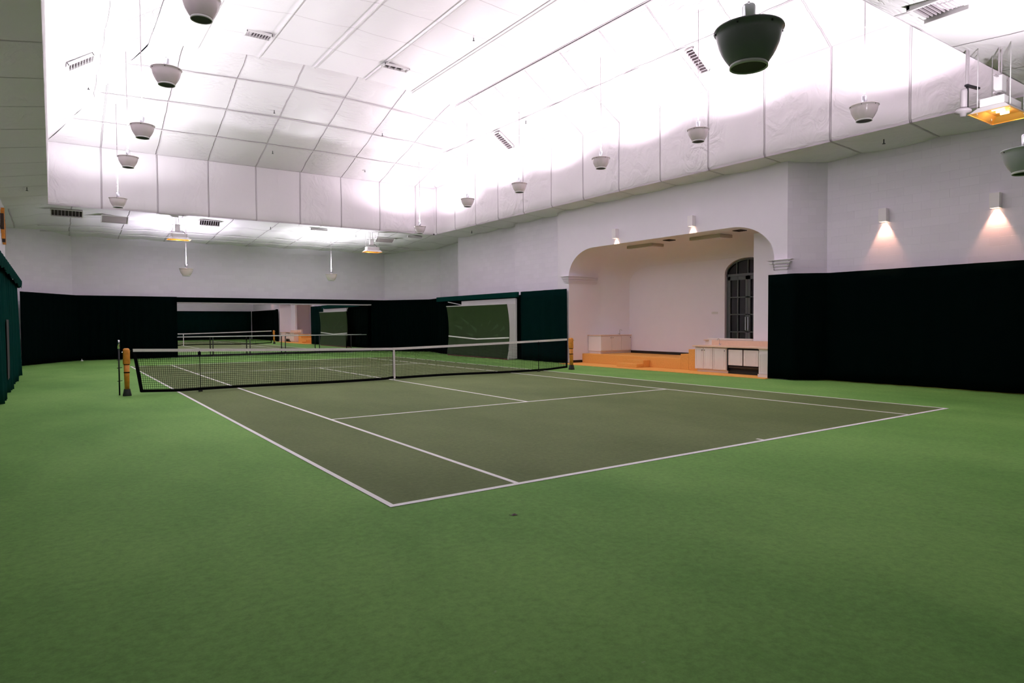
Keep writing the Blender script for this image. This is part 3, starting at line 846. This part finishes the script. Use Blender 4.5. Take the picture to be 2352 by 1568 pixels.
heater(4.88, 12.98, 5.03, 'gold-lined hanging heater under the back soffit, farther right', None, w=.84)
heater(4.76, -12.86, 4.90, 'large gold-lined hanging heater at the upper right, closest one', None, w=.95, d=.56)
# camera-like speaker unit hanging beside the near heater
t = thing('hanging_speaker', 'white speaker with control box hanging left of the near heater', 'speaker', (4.45, -12.6, 4.95))
m = MB(); m.lathe(4.30, -12.5, [(0, 5.02), (.09, 5.02), (.12, 4.99), (.12, 4.97), (.05, 4.95), (.04, 4.90), (0, 4.90)], 18); obj('dish', m, 'ventgrey', t, True)
m = MB(); m.lathe(4.32, -12.5, [(0, 5.34), (.045, 5.34), (.05, 5.30), (.05, 5.05), (0, 5.02)], 16); obj('body', m, 'ventgrey', t, True)
m = MB(); m.bar((4.45, -12.5, 5.0), (4.45, -12.5, 5.42), .03); m.bar((4.40, -12.5, 5.42), (4.75, -12.55, 5.42), .05, .03); m.bar((4.3, -12.5, 5.04), (4.5, -12.5, 5.04), .02); obj('bracket', m, 'dmetal', t)
m = MB(); m.tube([(4.42, -12.5, 5.42), (4.42, -12.5, 6.0)], .018, 8); m.tube([(4.50, -12.5, 5.42), (4.50, -12.5, 6.0)], .01, 8); m.tube([(4.72, -12.55, 5.42), (4.72, -12.55, 6.0)], .006, 6); obj('hanger_rod', m, 'ventgrey', t)

# ------------------------------------------------------------------ vents, hatch, sprinklers
def vent(cx, cy, w, d, tilt_axis, ang, z, label, n=9, box=False, along='x'):
    """grille hanging just under the blanket; local frame u (long), v (short), normal down"""
    t = thing('ceiling_vent', label, 'vent', (cx, cy, z), 'ceiling vents')
    if tilt_axis == 'none': U = Vector((1, 0, 0)); V = Vector((0, 1, 0))
    elif tilt_axis == 'xslope': U = Vector((cos(ang), 0, sin(ang))); V = Vector((0, 1, 0))   # long side runs up the side slope
    else: U = Vector((1, 0, 0)); V = Vector((0, cos(ang), sin(ang)))
    N = U.cross(V).normalized()
    if N.z < 0: N = -N
    C0 = Vector((cx, cy, z))
    def bx(m, u0, u1, v0, v1, n0, n1):
        vs = [C0 + U * u + V * v + N * nn for u in (u0, u1) for v in (v0, v1) for nn in (n0, n1)]
        m.add(vs, [(0, 1, 3, 2), (4, 6, 7, 5), (0, 4, 5, 1), (2, 3, 7, 6), (0, 2, 6, 4), (1, 5, 7, 3)])
    m = MB()
    for q_ in ((-w, w, -d, -d + .02), (-w, w, d - .02, d), (-w, -w + .02, -d, d), (w - .02, w, -d, d)): bx(m, *q_, -.03, .05)
    obj('frame', m, 'white', t)
    m = MB(); bx(m, -w + .02, w - .02, -d + .02, d - .02, .03, .035); obj('backing', m, 'ventdark', t, label='dark opening')
    if box: m = MB(); bx(m, -w - .02, w + .02, -d * .2, d + .01, .036, .16); obj('housing', m, 'white', t)
    if n > 100: return t
    for k in range(1, n):
        u = -w + 2 * w * k / n
        m = MB(); bx(m, u - .008, u + .008, -d + .02, d - .02, -.025, .025); obj('louvre', m, 'ventgrey', t)
    return t
vent(-2.60, 3.72, .37, .19, 'none', 0, ceil_z(-2.6, 3.7) - .06, 'louvred vent in the upper ceiling, left of the two')
vent(1.96, 3.86, .46, .15, 'none', 0, ceil_z(1.96, 3.86) - .06, 'slim vent in the upper ceiling, near the back slope', n=4)
sa = math.atan2(TZ - SZ, VX - TX)
vent(6.98, -4.88, .42, .15, 'xslope', -sa, ceil_z(6.98, 0) - .11, 'louvred vent on the right slope beside the nearer pendant rod')
vent(7.00, 4.75, .44, .19, 'xslope', -sa, ceil_z(7.0, 0) - .11, 'dark louvred vent on the right slope near the back corner')
vent(-7.10, 4.44, .36, .26, 'xslope', sa, ceil_z(-7.1, 0) - .12, 'louvred vent on the bright left slope')
vent(-7.35, 13.0, .50, .17, 'yslope', -.75, soffit_z(-7.35, 13.0) - .13, 'dark louvred vent on the back soffit at its left end', box=True)
vent(-2.36, 13.0, .40, .15, 'yslope', -.75, soffit_z(-2.36, 13.0) - .12, 'dark louvred vent on the back soffit right of the left heater', box=True)
vent(2.25, 12.85, .38, .05, 'none', 0, soffit_z(2.25, 12.85) - .07, 'thin dark slot vent on the back soffit above the right small pendant', n=2)
vent(7.1, 12.9, .38, .07, 'none', 0, soffit_z(7.1, 12.9) - .09, 'dark slot vent on the back soffit behind the corner pendant', n=2)
for x, y, w, d, lab in ((-5.75, 13.6, .44, .20, 'blank hatch panel on the back soffit between two vents'), (5.95, 13.9, .46, .15, 'blank hatch panel on the back soffit behind the right heater')):
    t = thing('access_hatch', lab, 'hatch', (x, y, soffit_z(x, y) - .12))
    zc = soffit_z(x, y) - .12; ca, sa_ = cos(.6), sin(.6)
    def slab(m, u0, u1, v0, v1, n0, n1):
        vs = [(x + u, y + v * ca + nn * sa_, zc - v * sa_ + nn * ca) for u in (u0, u1) for v in (v0, v1) for nn in (n0, n1)]
        m.add(vs, [(0, 1, 3, 2), (4, 6, 7, 5), (0, 4, 5, 1), (2, 3, 7, 6), (0, 2, 6, 4), (1, 5, 7, 3)])
    m = MB(); slab(m, -w, w, -d, d, 0, .03); obj('panel', m, 'ventmid', t, label='grey-brown panel')
    m = MB()
    for q_ in ((-w - .03, w + .03, -d - .03, -d), (-w - .03, w + .03, d, d + .03), (-w - .03, -w, -d, d), (w, w + .03, -d, d)): slab(m, *q_, -.015, .04)
    slab(m, -w - .02, w + .02, 0, d + .02, .04, .15); obj('frame', m, 'white', t)
# box diffuser on the near soffit
t = thing('box_diffuser', 'large box-shaped air diffuser hanging from the near soffit at the upper right', 'vent', (2.45, -12.95, 5.93))
m = MB(); m.box(2.5, 2.95, -13.25, -12.68, 5.86, 6.0); obj('housing', m, 'white', t, bevel=.01)
m = MB(); m.box(2.02, 2.5, -13.2, -12.72, 5.95, 5.97); g_ = obj('grille', m, 'ventdark', t)
for k in range(9):
    y = -13.17 + k * .052
    m = MB(); m.box(2.03, 2.49, y, y + .012, 5.925, 5.95); obj('louvre', m, 'ventgrey', g_)
m = MB(); m.box(1.98, 2.02, -13.25, -12.68, 5.90, 6.0); m.box(1.98, 2.5, -13.25, -13.2, 5.92, 6.0); m.box(1.98, 2.5, -12.72, -12.68, 5.92, 6.0); obj('frame', m, 'white', t)

def ray_top(u, v):
    pass
spr = [(2.9, 0.3, 'sprinkler head on the upper ceiling near the top edge'), (-0.3, 10.9, 'sprinkler head low on the back slope, left'), (-1.0, 8.0, 'sprinkler head high on the back slope, left'),
       (3.4, 8.3, 'sprinkler head high on the back slope, right'), (3.9, 11.4, 'sprinkler head low on the back slope, right'), (6.75, 2.9, 'sprinkler head on the right slope below its pipe'),
       (8.53, -9.19, 'sprinkler head on the right soffit strip'), (-8.45, 8.5, 'sprinkler head on the left soffit strip'), (8.5, 9.7, 'sprinkler head on the far right soffit strip'), (-6.8, 7.5, 'sprinkler head on the bright left slope'),
       (0.2, 13.3, 'sprinkler head on the back soffit left of the slot vent'), (4.3, 13.6, 'sprinkler head on the back soffit right of the slot vent')]
for x, y, lab in spr:
    zc = ceil_z(x, y)
    t = thing('sprinkler_head', lab, 'sprinkler', (x, y, zc - .1), 'sprinkler heads')
    m = MB(); m.tube([(x, y, zc), (x, y, zc - .10)], .012, 6); obj('stem', m, 'dmetal', t)
    m = MB(); m.lathe(x, y, [(0, zc - .11), (.035, zc - .11), (.035, zc - .10), (0, zc - .10)], 10); obj('deflector', m, 'dmetal', t)

# ------------------------------------------------------------------ wall box lights
for i, (x, y, z, lab) in enumerate(((AX, .05, 4.56, 'small white box wall light above the left of the arch'), (AX, -3.36, 4.57, 'small white box wall light above the right of the arch'),
                                   (9.4, -8.82, 4.08, 'white box wall light glowing on the block wall, nearer the arch'), (9.4, -11.22, 4.08, 'white box wall light glowing on the block wall, farthest right'))):
    t = thing('wall_light', lab, 'wall light', (x - .07, y, z), 'box wall lights')
    m = MB(); h = .32
    m.box(x - .15, x - .005, y - .095, y - .085, z, z + h); m.box(x - .15, x - .005, y + .085, y + .095, z, z + h)
    m.box(x - .16, x - .15, y - .095, y + .095, z, z + h); m.box(x - .16, x - .001, y - .095, y + .095, z + h, z + h + .008); m.box(x - .01, x - .001, y - .09, y + .09, z, z + h)
    obj('shade', m, 'sconce', t)
    m = MB(); m.lathe(x - .075, y, [(0, z + .16), (.03, z + .15), (.04, z + .10), (.025, z + .05), (0, z + .045)], 12); obj('bulb', m, 'bulb', t, True)
    spot('sconce_light', t, (x - .075, y, z + .03), (.25, 0, -1), SCONCE_W * (1 if i < 2 else 1.1), (1.0, .47, .29), radians(70), .55, .02)

# ------------------------------------------------------------------ curtains
def curtain(name, path, z0, z1, mat, label, pleat=.16, amp=.035, header=False, th=.012, seed=1, flare=0.0, parts=None):
    """pleated cloth following a plan path; path is a list of (x, y)"""
    rnd = random.Random(seed)
    P_ = [Vector((a, b, 0)) for a, b in path]
    L = [0]
    for a, b in zip(P_[:-1], P_[1:]): L.append(L[-1] + (b - a).length)
    n = max(8, int(L[-1] / (pleat / 5)))
    ph = [rnd.uniform(0, 6.28) for _ in range(4)]
    def pos(s):
        for i in range(len(P_) - 1):
            if s <= L[i + 1] or i == len(P_) - 2:
                t = (s - L[i]) / max(1e-6, L[i + 1] - L[i]); d = (P_[i + 1] - P_[i]).normalized()
                return P_[i] + (P_[i + 1] - P_[i]) * t, Vector((-d.y, d.x, 0))
    vs = []; fs = []
    nz = 10
    for side in (0, 1):
        for j in range(nz + 1):
            for i in range(n + 1):
                s = L[-1] * i / n; p, nn = pos(s)
                hz = j / nz
                a = amp * (1 - .45 * hz)
                w = a * (sin(2 * pi * s / pleat + ph[0] + .6 * sin(s * 1.3 + ph[1])) + .5 * sin(2 * pi * s / (pleat * 2.7) + ph[2] + hz * .8)) + flare * (1 - hz) ** 2 * sin(s * 2.1 + ph[3])
                q_ = p + nn * (w + th * side)
                vs.append((q_.x, q_.y, z0 + (z1 - z0) * hz))
    N = (nz + 1) * (n + 1)
    for j in range(nz):
        for i in range(n):
            a = j * (n + 1) + i
            fs.append((a, a + 1, a + n + 2, a + n + 1))
            fs.append((N + a, N + a + n + 1, N + a + n + 2, N + a + 1))
    for i in range(n):
        a = nz * (n + 1) + i; fs.append((a, a + 1, N + a + 1, N + a)); fs.append((i, N + i, N + i + 1, i + 1))
    for j in range(nz):
        a = j * (n + 1); fs.append((a, a + n + 1, N + a + n + 1, N + a)); a += n; fs.append((a, N + a, N + a + n + 1, a + n + 1))
    me = MB(); me.add(vs, fs)
    t = thing(name, label, 'curtain', (path[0][0], path[0][1], z0))
    cl = obj('cloth', me, mat, t, True)
    return t

# left teal curtain with a boxed header
tc_ = curtain('divider_curtain', [(-8.82, -18.2), (-8.82, 9.3)], .02, 2.92, 'gcloth', 'teal green curtain along the left wall with a frilled header', pleat=.34, amp=.07, seed=3, flare=.03)
m = MB()
def hd(a, b):
    y = -18.2 + 27.6 * a
    k = int(round(b * 6)); xz = [(-9.15, 3.02), (-8.85, 3.12), (-8.72, 3.10), (-8.68, 3.02), (-8.68, 2.94), (-8.69, 2.86), (-8.70, 2.80)][k]
    return (xz[0] + (.02 * sin(y * 9) if k > 2 else 0), y, xz[1] + (.015 * sin(y * 12) if k == 6 else 0))
m.grid(hd, 400, 6); obj('header', m, 'gcloth', tc_, True, label='boxed header flap')
m = MB(); m.box(-9.15, -8.72, 9.32, 9.36, 2.80, 3.06); obj('header_end', m, 'gcloth', tc_)
m = MB(); m.grid(lambda a, b: (-8.745 + .008 * sin(a * 9), 1.75 + .85 * a, .36 + 1.38 * b), 10, 8); obj('mesh_window', m, 'mesh_grey', tc_, True, label='grey mesh window panel')

cb = curtain('back_curtain', [(-8.9, 14.9), (-7.0, 18.08), (-2.95, 18.12)], .02, 2.92, 'dcloth', 'black green curtain across the left half of the back wall, up to the mirror', pleat=.35, amp=.02, seed=5)
cb2 = curtain('back_curtain', [(6.95, 18.12), (7.75, 18.05), (9.3, 15.6), (8.8, 13.15)], .02, 2.90, 'dcloth', 'black green curtain right of the mirror reaching the practice board', pleat=.35, amp=.02, seed=6)
m = MB(); m.box(-3.0, 7.0, 18.02, 18.10, 2.66, 2.90)
o = obj('curtain_valance', m, 'dcloth', None); tag(o, 'long dark valance above the mirror', 'valance')
m = MB(); m.box(-2.95, 6.9, 18.03, 18.07, 2.60, 2.66)
o = obj('curtain_track', m, 'ventgrey', None); tag(o, 'grey curtain track under the dark valance above the mirror', 'curtain track')
# right: behind the board, then beside the arch
curtain('side_curtain', [(8.74, 13.6), (8.62, 12.6), (8.62, 5.6)], .02, 2.78, 'dcloth', 'dark curtain hanging behind the green practice board', pleat=.3, amp=.02, seed=8)
m = MB(); m.box(8.36, 8.47, 5.82, 13.0, 2.68, 2.90)
tag(obj('curtain_valance', m, 'gcloth', None), 'green valance above the practice board', 'valance')
curtain('side_curtain', [(8.5, 5.75), (8.55, 2.74)], .02, 2.90, 'mcloth', 'dark green curtain between the practice board and the arch', pleat=.75, amp=.045, seed=12, flare=.03)
curtain('side_curtain', [(8.45, -6.15), (8.5, -6.9), (9.15, -7.55), (9.18, -18.3)], .02, 2.88, 'dcloth', 'long black green curtain along the right wall', pleat=.55, amp=.025, seed=9, flare=.02)
curtain('front_curtain', [(-8.7, -18.35), (9.1, -18.35)], .02, 2.88, 'mcloth', 'dark green curtain along the near end wall, seen in the mirror', pleat=.5, amp=.03, seed=10)

# ------------------------------------------------------------------ mirror and barre
t = thing('wall_mirror', 'long wall mirror behind the net, reflecting the court', 'mirror', (2.0, 18.25, .1))
edges = [-2.97, -1.42, .34, 2.08, 3.90, 5.68, 7.15]
for k, (a, b) in enumerate(zip(edges[:-1], edges[1:])):
    yy = 18.26 + 0
    e = 0
    m = MB()
    vs = [(a, yy - e, .10), (b, yy + e, .10), (b, yy + e, 2.62), (a, yy - e, 2.62)]
    m.add(vs + [(x, y + .008, z) for x, y, z in vs], [(0, 1, 2, 3), (7, 6, 5, 4), (0, 4, 5, 1), (2, 6, 7, 3), (1, 5, 6, 2), (0, 3, 7, 4)])
    obj('mirror_panel', m, 'mirror', t)
m = MB(); m.box(-2.98, 6.96, 18.20, 18.27, .015, .10); obj('bottom_frame', m, 'black', t, label='black bottom rail')
t = thing('ballet_barre', 'white handrail on slim dark posts standing in front of the mirror', 'handrail', (2.0, 17.9, 0))
m = MB(); m.tube([(-3.0, 17.9, .985), (6.55, 17.9, .965)], .021, 10); obj('rail', m, 'white', t, True, label='white rail')
for x in (-1.42, .32, 2.08, 3.88, 5.65):
    m = MB(); m.tube([(x, 17.9, .015), (x, 17.9, .96)], .024, 8); pp = obj('post', m, 'black', t, True)
    m = MB(); m.box(x - .06, x + .06, 17.84, 17.96, .002, .016); obj('foot_plate', m, 'white', pp)

# ------------------------------------------------------------------ practice board
t = thing('practice_board', 'green curved tennis practice board with a white net line and white frame', 'practice board', (8.2, 8.9, 0))
YB0, YB1 = 6.18, 11.45
def brd(a, b, off=0.0):
    z = .06 + 2.33 * b
    y = YB0 + (YB1 - YB0) * a
    cv = .11 * (1 - (2 * b - 1) ** 2)
    cy_ = .07 * (1 - (2 * b - 1) ** 2)
    y += (-cy_ if a < .5 else cy_) * 0 - cy_ * .6
    return (8.08 + cv * .9 - off, y, z)
m = MB(); m.grid(lambda a, b: brd(a, b), 16, 16); m.grid(lambda a, b: brd(1 - a, b, -.03), 16, 16)
fc = obj('board_face', m, 'boardg', t, True)
m = MB(); m.grid(lambda a, b: (lambda p: (p[0], p[1], p[2] + b * .055 - .03 - .10 * (1 - abs(2 * a - 1))))(brd(a, (.95 - .06) / 2.33, .012)), 20, 2); obj('net_line', m, 'line', fc, label='white net line')
# frame
m = MB(); m.box(8.42, 8.50, 6.02, 6.18, .05, 2.62); m.box(8.10, 8.48, 6.10, 6.17, .02, .10); obj('side_frame', m, 'white', t)
m = MB()
def sf(a, b):
    p = brd(0, b); return (p[0] + (8.46 - p[0]) * a, p[1] - .02 + (6.05 - p[1]) * a, p[2])
m.grid(sf, 3, 16); obj('side_panel', m, 'white', t, True)
m = MB(); m.box(8.44, 8.50, 6.05, 10.6, 2.40, 2.64); obj('top_frame', m, 'white', t)
m = MB(); m.bar((8.08, YB0 - .02, 2.40), (8.08, YB1, 2.40), .03, .035); obj('top_edge', m, 'white', t)
m = MB(); m.bar((8.45, 10.6, 2.46), (8.2, 11.5, 2.62), .03, .03); obj('brace', m, 'white', t)
m = MB(); m.box(8.12, 8.40, YB0, YB1, .0, .05); obj('bottom_board', m, 'red', t, label='reddish base board')
# sunburst reflections of the glossy board, painted as paler green triangles
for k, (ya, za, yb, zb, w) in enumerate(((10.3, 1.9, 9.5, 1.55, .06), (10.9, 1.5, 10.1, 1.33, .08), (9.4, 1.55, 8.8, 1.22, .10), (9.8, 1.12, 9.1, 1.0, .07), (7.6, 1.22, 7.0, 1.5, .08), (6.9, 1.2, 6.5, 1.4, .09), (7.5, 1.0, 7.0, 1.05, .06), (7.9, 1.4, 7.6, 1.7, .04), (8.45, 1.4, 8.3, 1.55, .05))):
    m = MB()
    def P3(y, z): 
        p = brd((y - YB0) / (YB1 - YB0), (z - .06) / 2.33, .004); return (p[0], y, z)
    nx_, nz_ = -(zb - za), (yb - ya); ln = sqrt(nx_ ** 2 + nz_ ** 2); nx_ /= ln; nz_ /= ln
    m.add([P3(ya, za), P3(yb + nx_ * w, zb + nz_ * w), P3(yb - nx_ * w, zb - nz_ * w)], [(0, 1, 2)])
    obj('sheen_mark', m, 'boardl', fc, label='paler green painted reflection')

# ------------------------------------------------------------------ net
net = thing('tennis_net', 'black tennis net with white top band across the court', 'net', (0, 0, 0))
def top_z(x): return .914 + (1.055 - .914) * (abs(x) / 6.3) ** 1.15
def bot_z(x): return .055 + .012 * sin(x * 1.1) + (.05 * max(0, abs(x) - 5.5)) + (.02 if abs(x) < .15 else 0)
XN0, XN1 = -6.36, 6.27
def xedge(x, h):   # left edge slants inwards to the foot
    if x < -5.2: return x + (1 - h) * .10 * ((-5.2 - x) / 1.16)
    return x
m = MB()
x = XN0
tw = .006
nst = int((XN1 - XN0) / .045)
for i in range(nst + 1):
    x = XN0 + (XN1 - XN0) * i / nst
    m.bar((xedge(x, 0), 0, bot_z(x)), (xedge(x, 1), 0, top_z(x) - .03), tw)
hc = 20
for j in range(1, hc):
    h = j / hc
    pts = []
    for k in range(37):
        xx = XN0 + (XN1 - XN0) * k / 36
        zz = bot_z(xx) + (top_z(xx) - bot_z(xx)) * h
        pts.append((xedge(xx, h), .001, zz))
    for a, b in zip(pts[:-1], pts[1:]): m.bar(a, b, tw)
obj('netting', m, 'webbing', net)
def strip(m, fz0, fz1, y0, y1, n=60, xa=XN0, xb=XN1, h=1):
    for k in range(n):
        a = xa + (xb - xa) * k / n; b = xa + (xb - xa) * (k + 1) / n
        A, B = xedge(a, h), xedge(b, h)
        vs = [(X, y, z) for X, (zz0, zz1) in ((A, (fz0(a), fz1(a))), (B, (fz0(b), fz1(b)))) for y in (y0, y1) for z in (zz0, zz1)]
        m.add(vs, [(0, 1, 3, 2), (4, 6, 7, 5), (0, 4, 5, 1), (2, 3, 7, 6), (0, 2, 6, 4), (1, 5, 7, 3)])
m = MB(); strip(m, lambda x: top_z(x) - .065, lambda x: top_z(x), -.012, .012, xa=XN0 - .04, xb=XN1 + .03); obj('headband', m, 'tape', net, label='white canvas headband')
m = MB(); strip(m, lambda x: bot_z(x) - .03, lambda x: bot_z(x) + .035, -.01, .01, h=0); obj('bottom_tape', m, 'webbing', net, label='black bottom tape')
m = MB(); m.bar((XN0 - .02, 0, top_z(XN0) - .02), (xedge(XN0, 0) + .02, 0, bot_z(XN0) - .02), .07, .016, (0, 1, 0)); obj('side_tape', m, 'webbing', net)
m = MB(); m.bar((XN1 + .0, 0, top_z(XN1) - .02), (XN1 + .02, 0, bot_z(XN1) - .03), .06, .016, (0, 1, 0)); obj('side_tape', m, 'webbing', net)
m = MB(); m.bar((0, -.016, .912), (0.012, -.016, .05), .05, .006, (0, 1, 0)); m.bar((0, .016, .912), (0, .016, .05), .05, .006, (0, 1, 0)); m.box(-.025, .025, -.018, .018, .908, .916)
st_ = obj('centre_strap', m, 'tape', net, label='white centre strap')
m = MB(); m.box(-.03, .03, -.02, .02, .003, .03); m.box(-.008, .008, -.01, .01, .03, .06); obj('floor_anchor', m, 'ringw', st_)
for x, lab in ((-5.02, 'l'), (5.09, 'r')):
    m = MB(); zt_ = top_z(x)
    m.tube([(x - .0, -.02, zt_ - .05), (x + .01, -.02, .04)], .009, 6)
    m.box(x - .03, x + .03, -.03, -.012, zt_ - .16, zt_ - .07)
    ob = obj('net_tie', m, 'webbing', net)
    m = MB(); m.box(x - .04, x + .05, -.045, .0, .002, .035); obj('floor_anchor', m, 'dmetal', ob)

def net_post(x, s, label, extra):
    t = thing('net_post', label, 'net post', (x, 0, 0), 'net posts')
    lean = .03 * (1 if s > 0 else 0)
    m = MB(); m.tube([(x, 0, .01), (x - lean * .3, 0, 1.06)], .035, 12); obj('steel_post', m, 'dmetal', t, True)
    m = MB()
    def ring(zs):
        vs = []; fs = []
        for z, wx, wy, cx_ in zs:
            for k in range(16):
                a = 2 * pi * k / 16; c_, s_ = cos(a), sin(a)
                e = .55
                vs.append((cx_ + wx * (abs(c_) ** e) * (1 if c_ > 0 else -1), wy * (abs(s_) ** e) * (1 if s_ > 0 else -1), z))
        for j in range(len(zs) - 1):
            for k in range(16):
                l = (k + 1) % 16; fs.append((j * 16 + k, j * 16 + l, (j + 1) * 16 + l, (j + 1) * 16 + k))
        fs.append(tuple(reversed(range(16)))); fs.append(tuple((len(zs) - 1) * 16 + k for k in range(16)))
        return vs, fs
    xl = lambda z: x - lean * (z - .1)
    m.add(*ring([(.155, .048, .055, xl(.15)), (.5, .055, .06, xl(.5)), (.72, .058, .06, xl(.7))])); lo_ = obj('lower_sleeve', m, 'wood', t, True)
    m = MB(); m.add(*ring([(.72, .070, .07, xl(.72)), (.725, .072, .072, xl(.72)), (1.02, .070, .072, xl(1.0)), (1.055, .062, .065, xl(1.05)), (1.072, .04, .045, xl(1.05))])); up_ = obj('upper_sleeve', m, 'wood', t, True)
    for zz in (.715, .53): 
        m = MB(); m.add(*ring([(zz - .012, .06, .064, xl(zz)), (zz + .012, .06, .064, xl(zz))])); obj('strap', m, 'webbing', t)
    m = MB(); m.add(*ring([(.004, .088, .088, x), (.02, .088, .088, x), (.155, .062, .066, xl(.15))])); obj('foot_cover', m, 'foam', t, True, label='black foam foot')
    m = MB(); m.bar((x - s * .06, 0, 1.0), (x - s * .10, 0, 1.02), .012); m.bar((x - s * .03, -.02, 1.02), (x - s * .03, .02, 1.02), .02); obj('cable', m, 'dmetal', t)
    m = MB()
    if s > 0:
        m.tube([(x + .06, 0, .99), (x + .11, 0, .99)], .012, 8)
    else:
        m.tube([(x - .06, .0, .985), (x - .09, .0, .985)], .012, 8)
    obj('crank_pin', m, 'chrome', t)
    return t
net_post(-6.53, -1, 'net post with orange wooden sleeve at the left end of the net', 0)
net_post(6.50, 1, 'net post with orange wooden sleeve at the right end, in front of the arch', 0)
t = thing('spare_pole', 'thin metal pole with clear tip standing just behind the left net post', 'pole', (-6.66, .25, 0))
m = MB(); m.tube([(-6.66, .25, .0), (-6.66, .25, 1.06)], .016, 8); obj('shaft', m, 'dmetal', t, True)
m = MB(); m.tube([(-6.66, .25, 1.06), (-6.66, .25, 1.25), (-6.66, .25, 1.26)], [.024, .024, .014], 10); obj('tip', m, 'chrome', t, True)
m = MB()
for z in (.32, .62, .8): m.tube([(-6.70, .25, z), (-6.60, .25, z + .01)], .008, 6)
obj('hook', m, 'dmetal', t)

# wooden slats on the left wall
t = thing('wooden_wall_rack', 'orange and dark wooden slats mounted high on the left wall', 'rack', (-9.15, 10.0, 4.3))
for k, (y0, z0, z1, mt) in enumerate(((9.9, 4.6, 5.35, 'wood'), (10.15, 4.45, 5.45, 'wood'), (10.35, 4.35, 5.1, 'darkwood'), (10.6, 4.3, 5.0, 'wood'), (9.65, 4.7, 5.2, 'darkwood'))):
    m = MB(); m.box(-9.19, -9.10, y0, y0 + .14, z0, z1); obj('slat', m, mt, t)
m = MB(); m.box(-9.198, -9.17, 9.6, 10.8, 4.75, 4.82); obj('rail', m, 'darkwood', t)
# small oddments
m = MB(); m.lathe(-6.85, 17.6, [(0, .0), (.05, .0), (.05, .03), (.012, .05), (.012, .10), (0, .10)], 10)
tag(obj('floor_bracket', m, 'ringw', None), 'tiny pale bracket at the foot of the back curtain', 'bracket')
m = MB(); m.box(BX - .012, BX - .002, -2.28, -2.02, 1.86, 1.94)
for k in range(4): m.box(BX - .02, BX - .01, -2.26 + k * .06, -2.23 + k * .06, 1.88, 1.92)
tag(obj('wall_switch', m, 'white', None), 'small white row of switches on the alcove back wall left of the arched door', 'switch')
m = MB(); m.grid(lambda a, b: (-4.765 + .05 * a, -12.725 + .035 * b, .004 + .012 * sin(pi * a) * sin(pi * b)), 4, 4); m.tube([(-4.765, -12.71, .006), (-4.79, -12.705, .012)], .002, 5)
tag(obj('dry_leaf', m, 'darkwood', None, True), 'tiny dark scrap of leaf on the green floor in front of the near baseline', 'leaf')
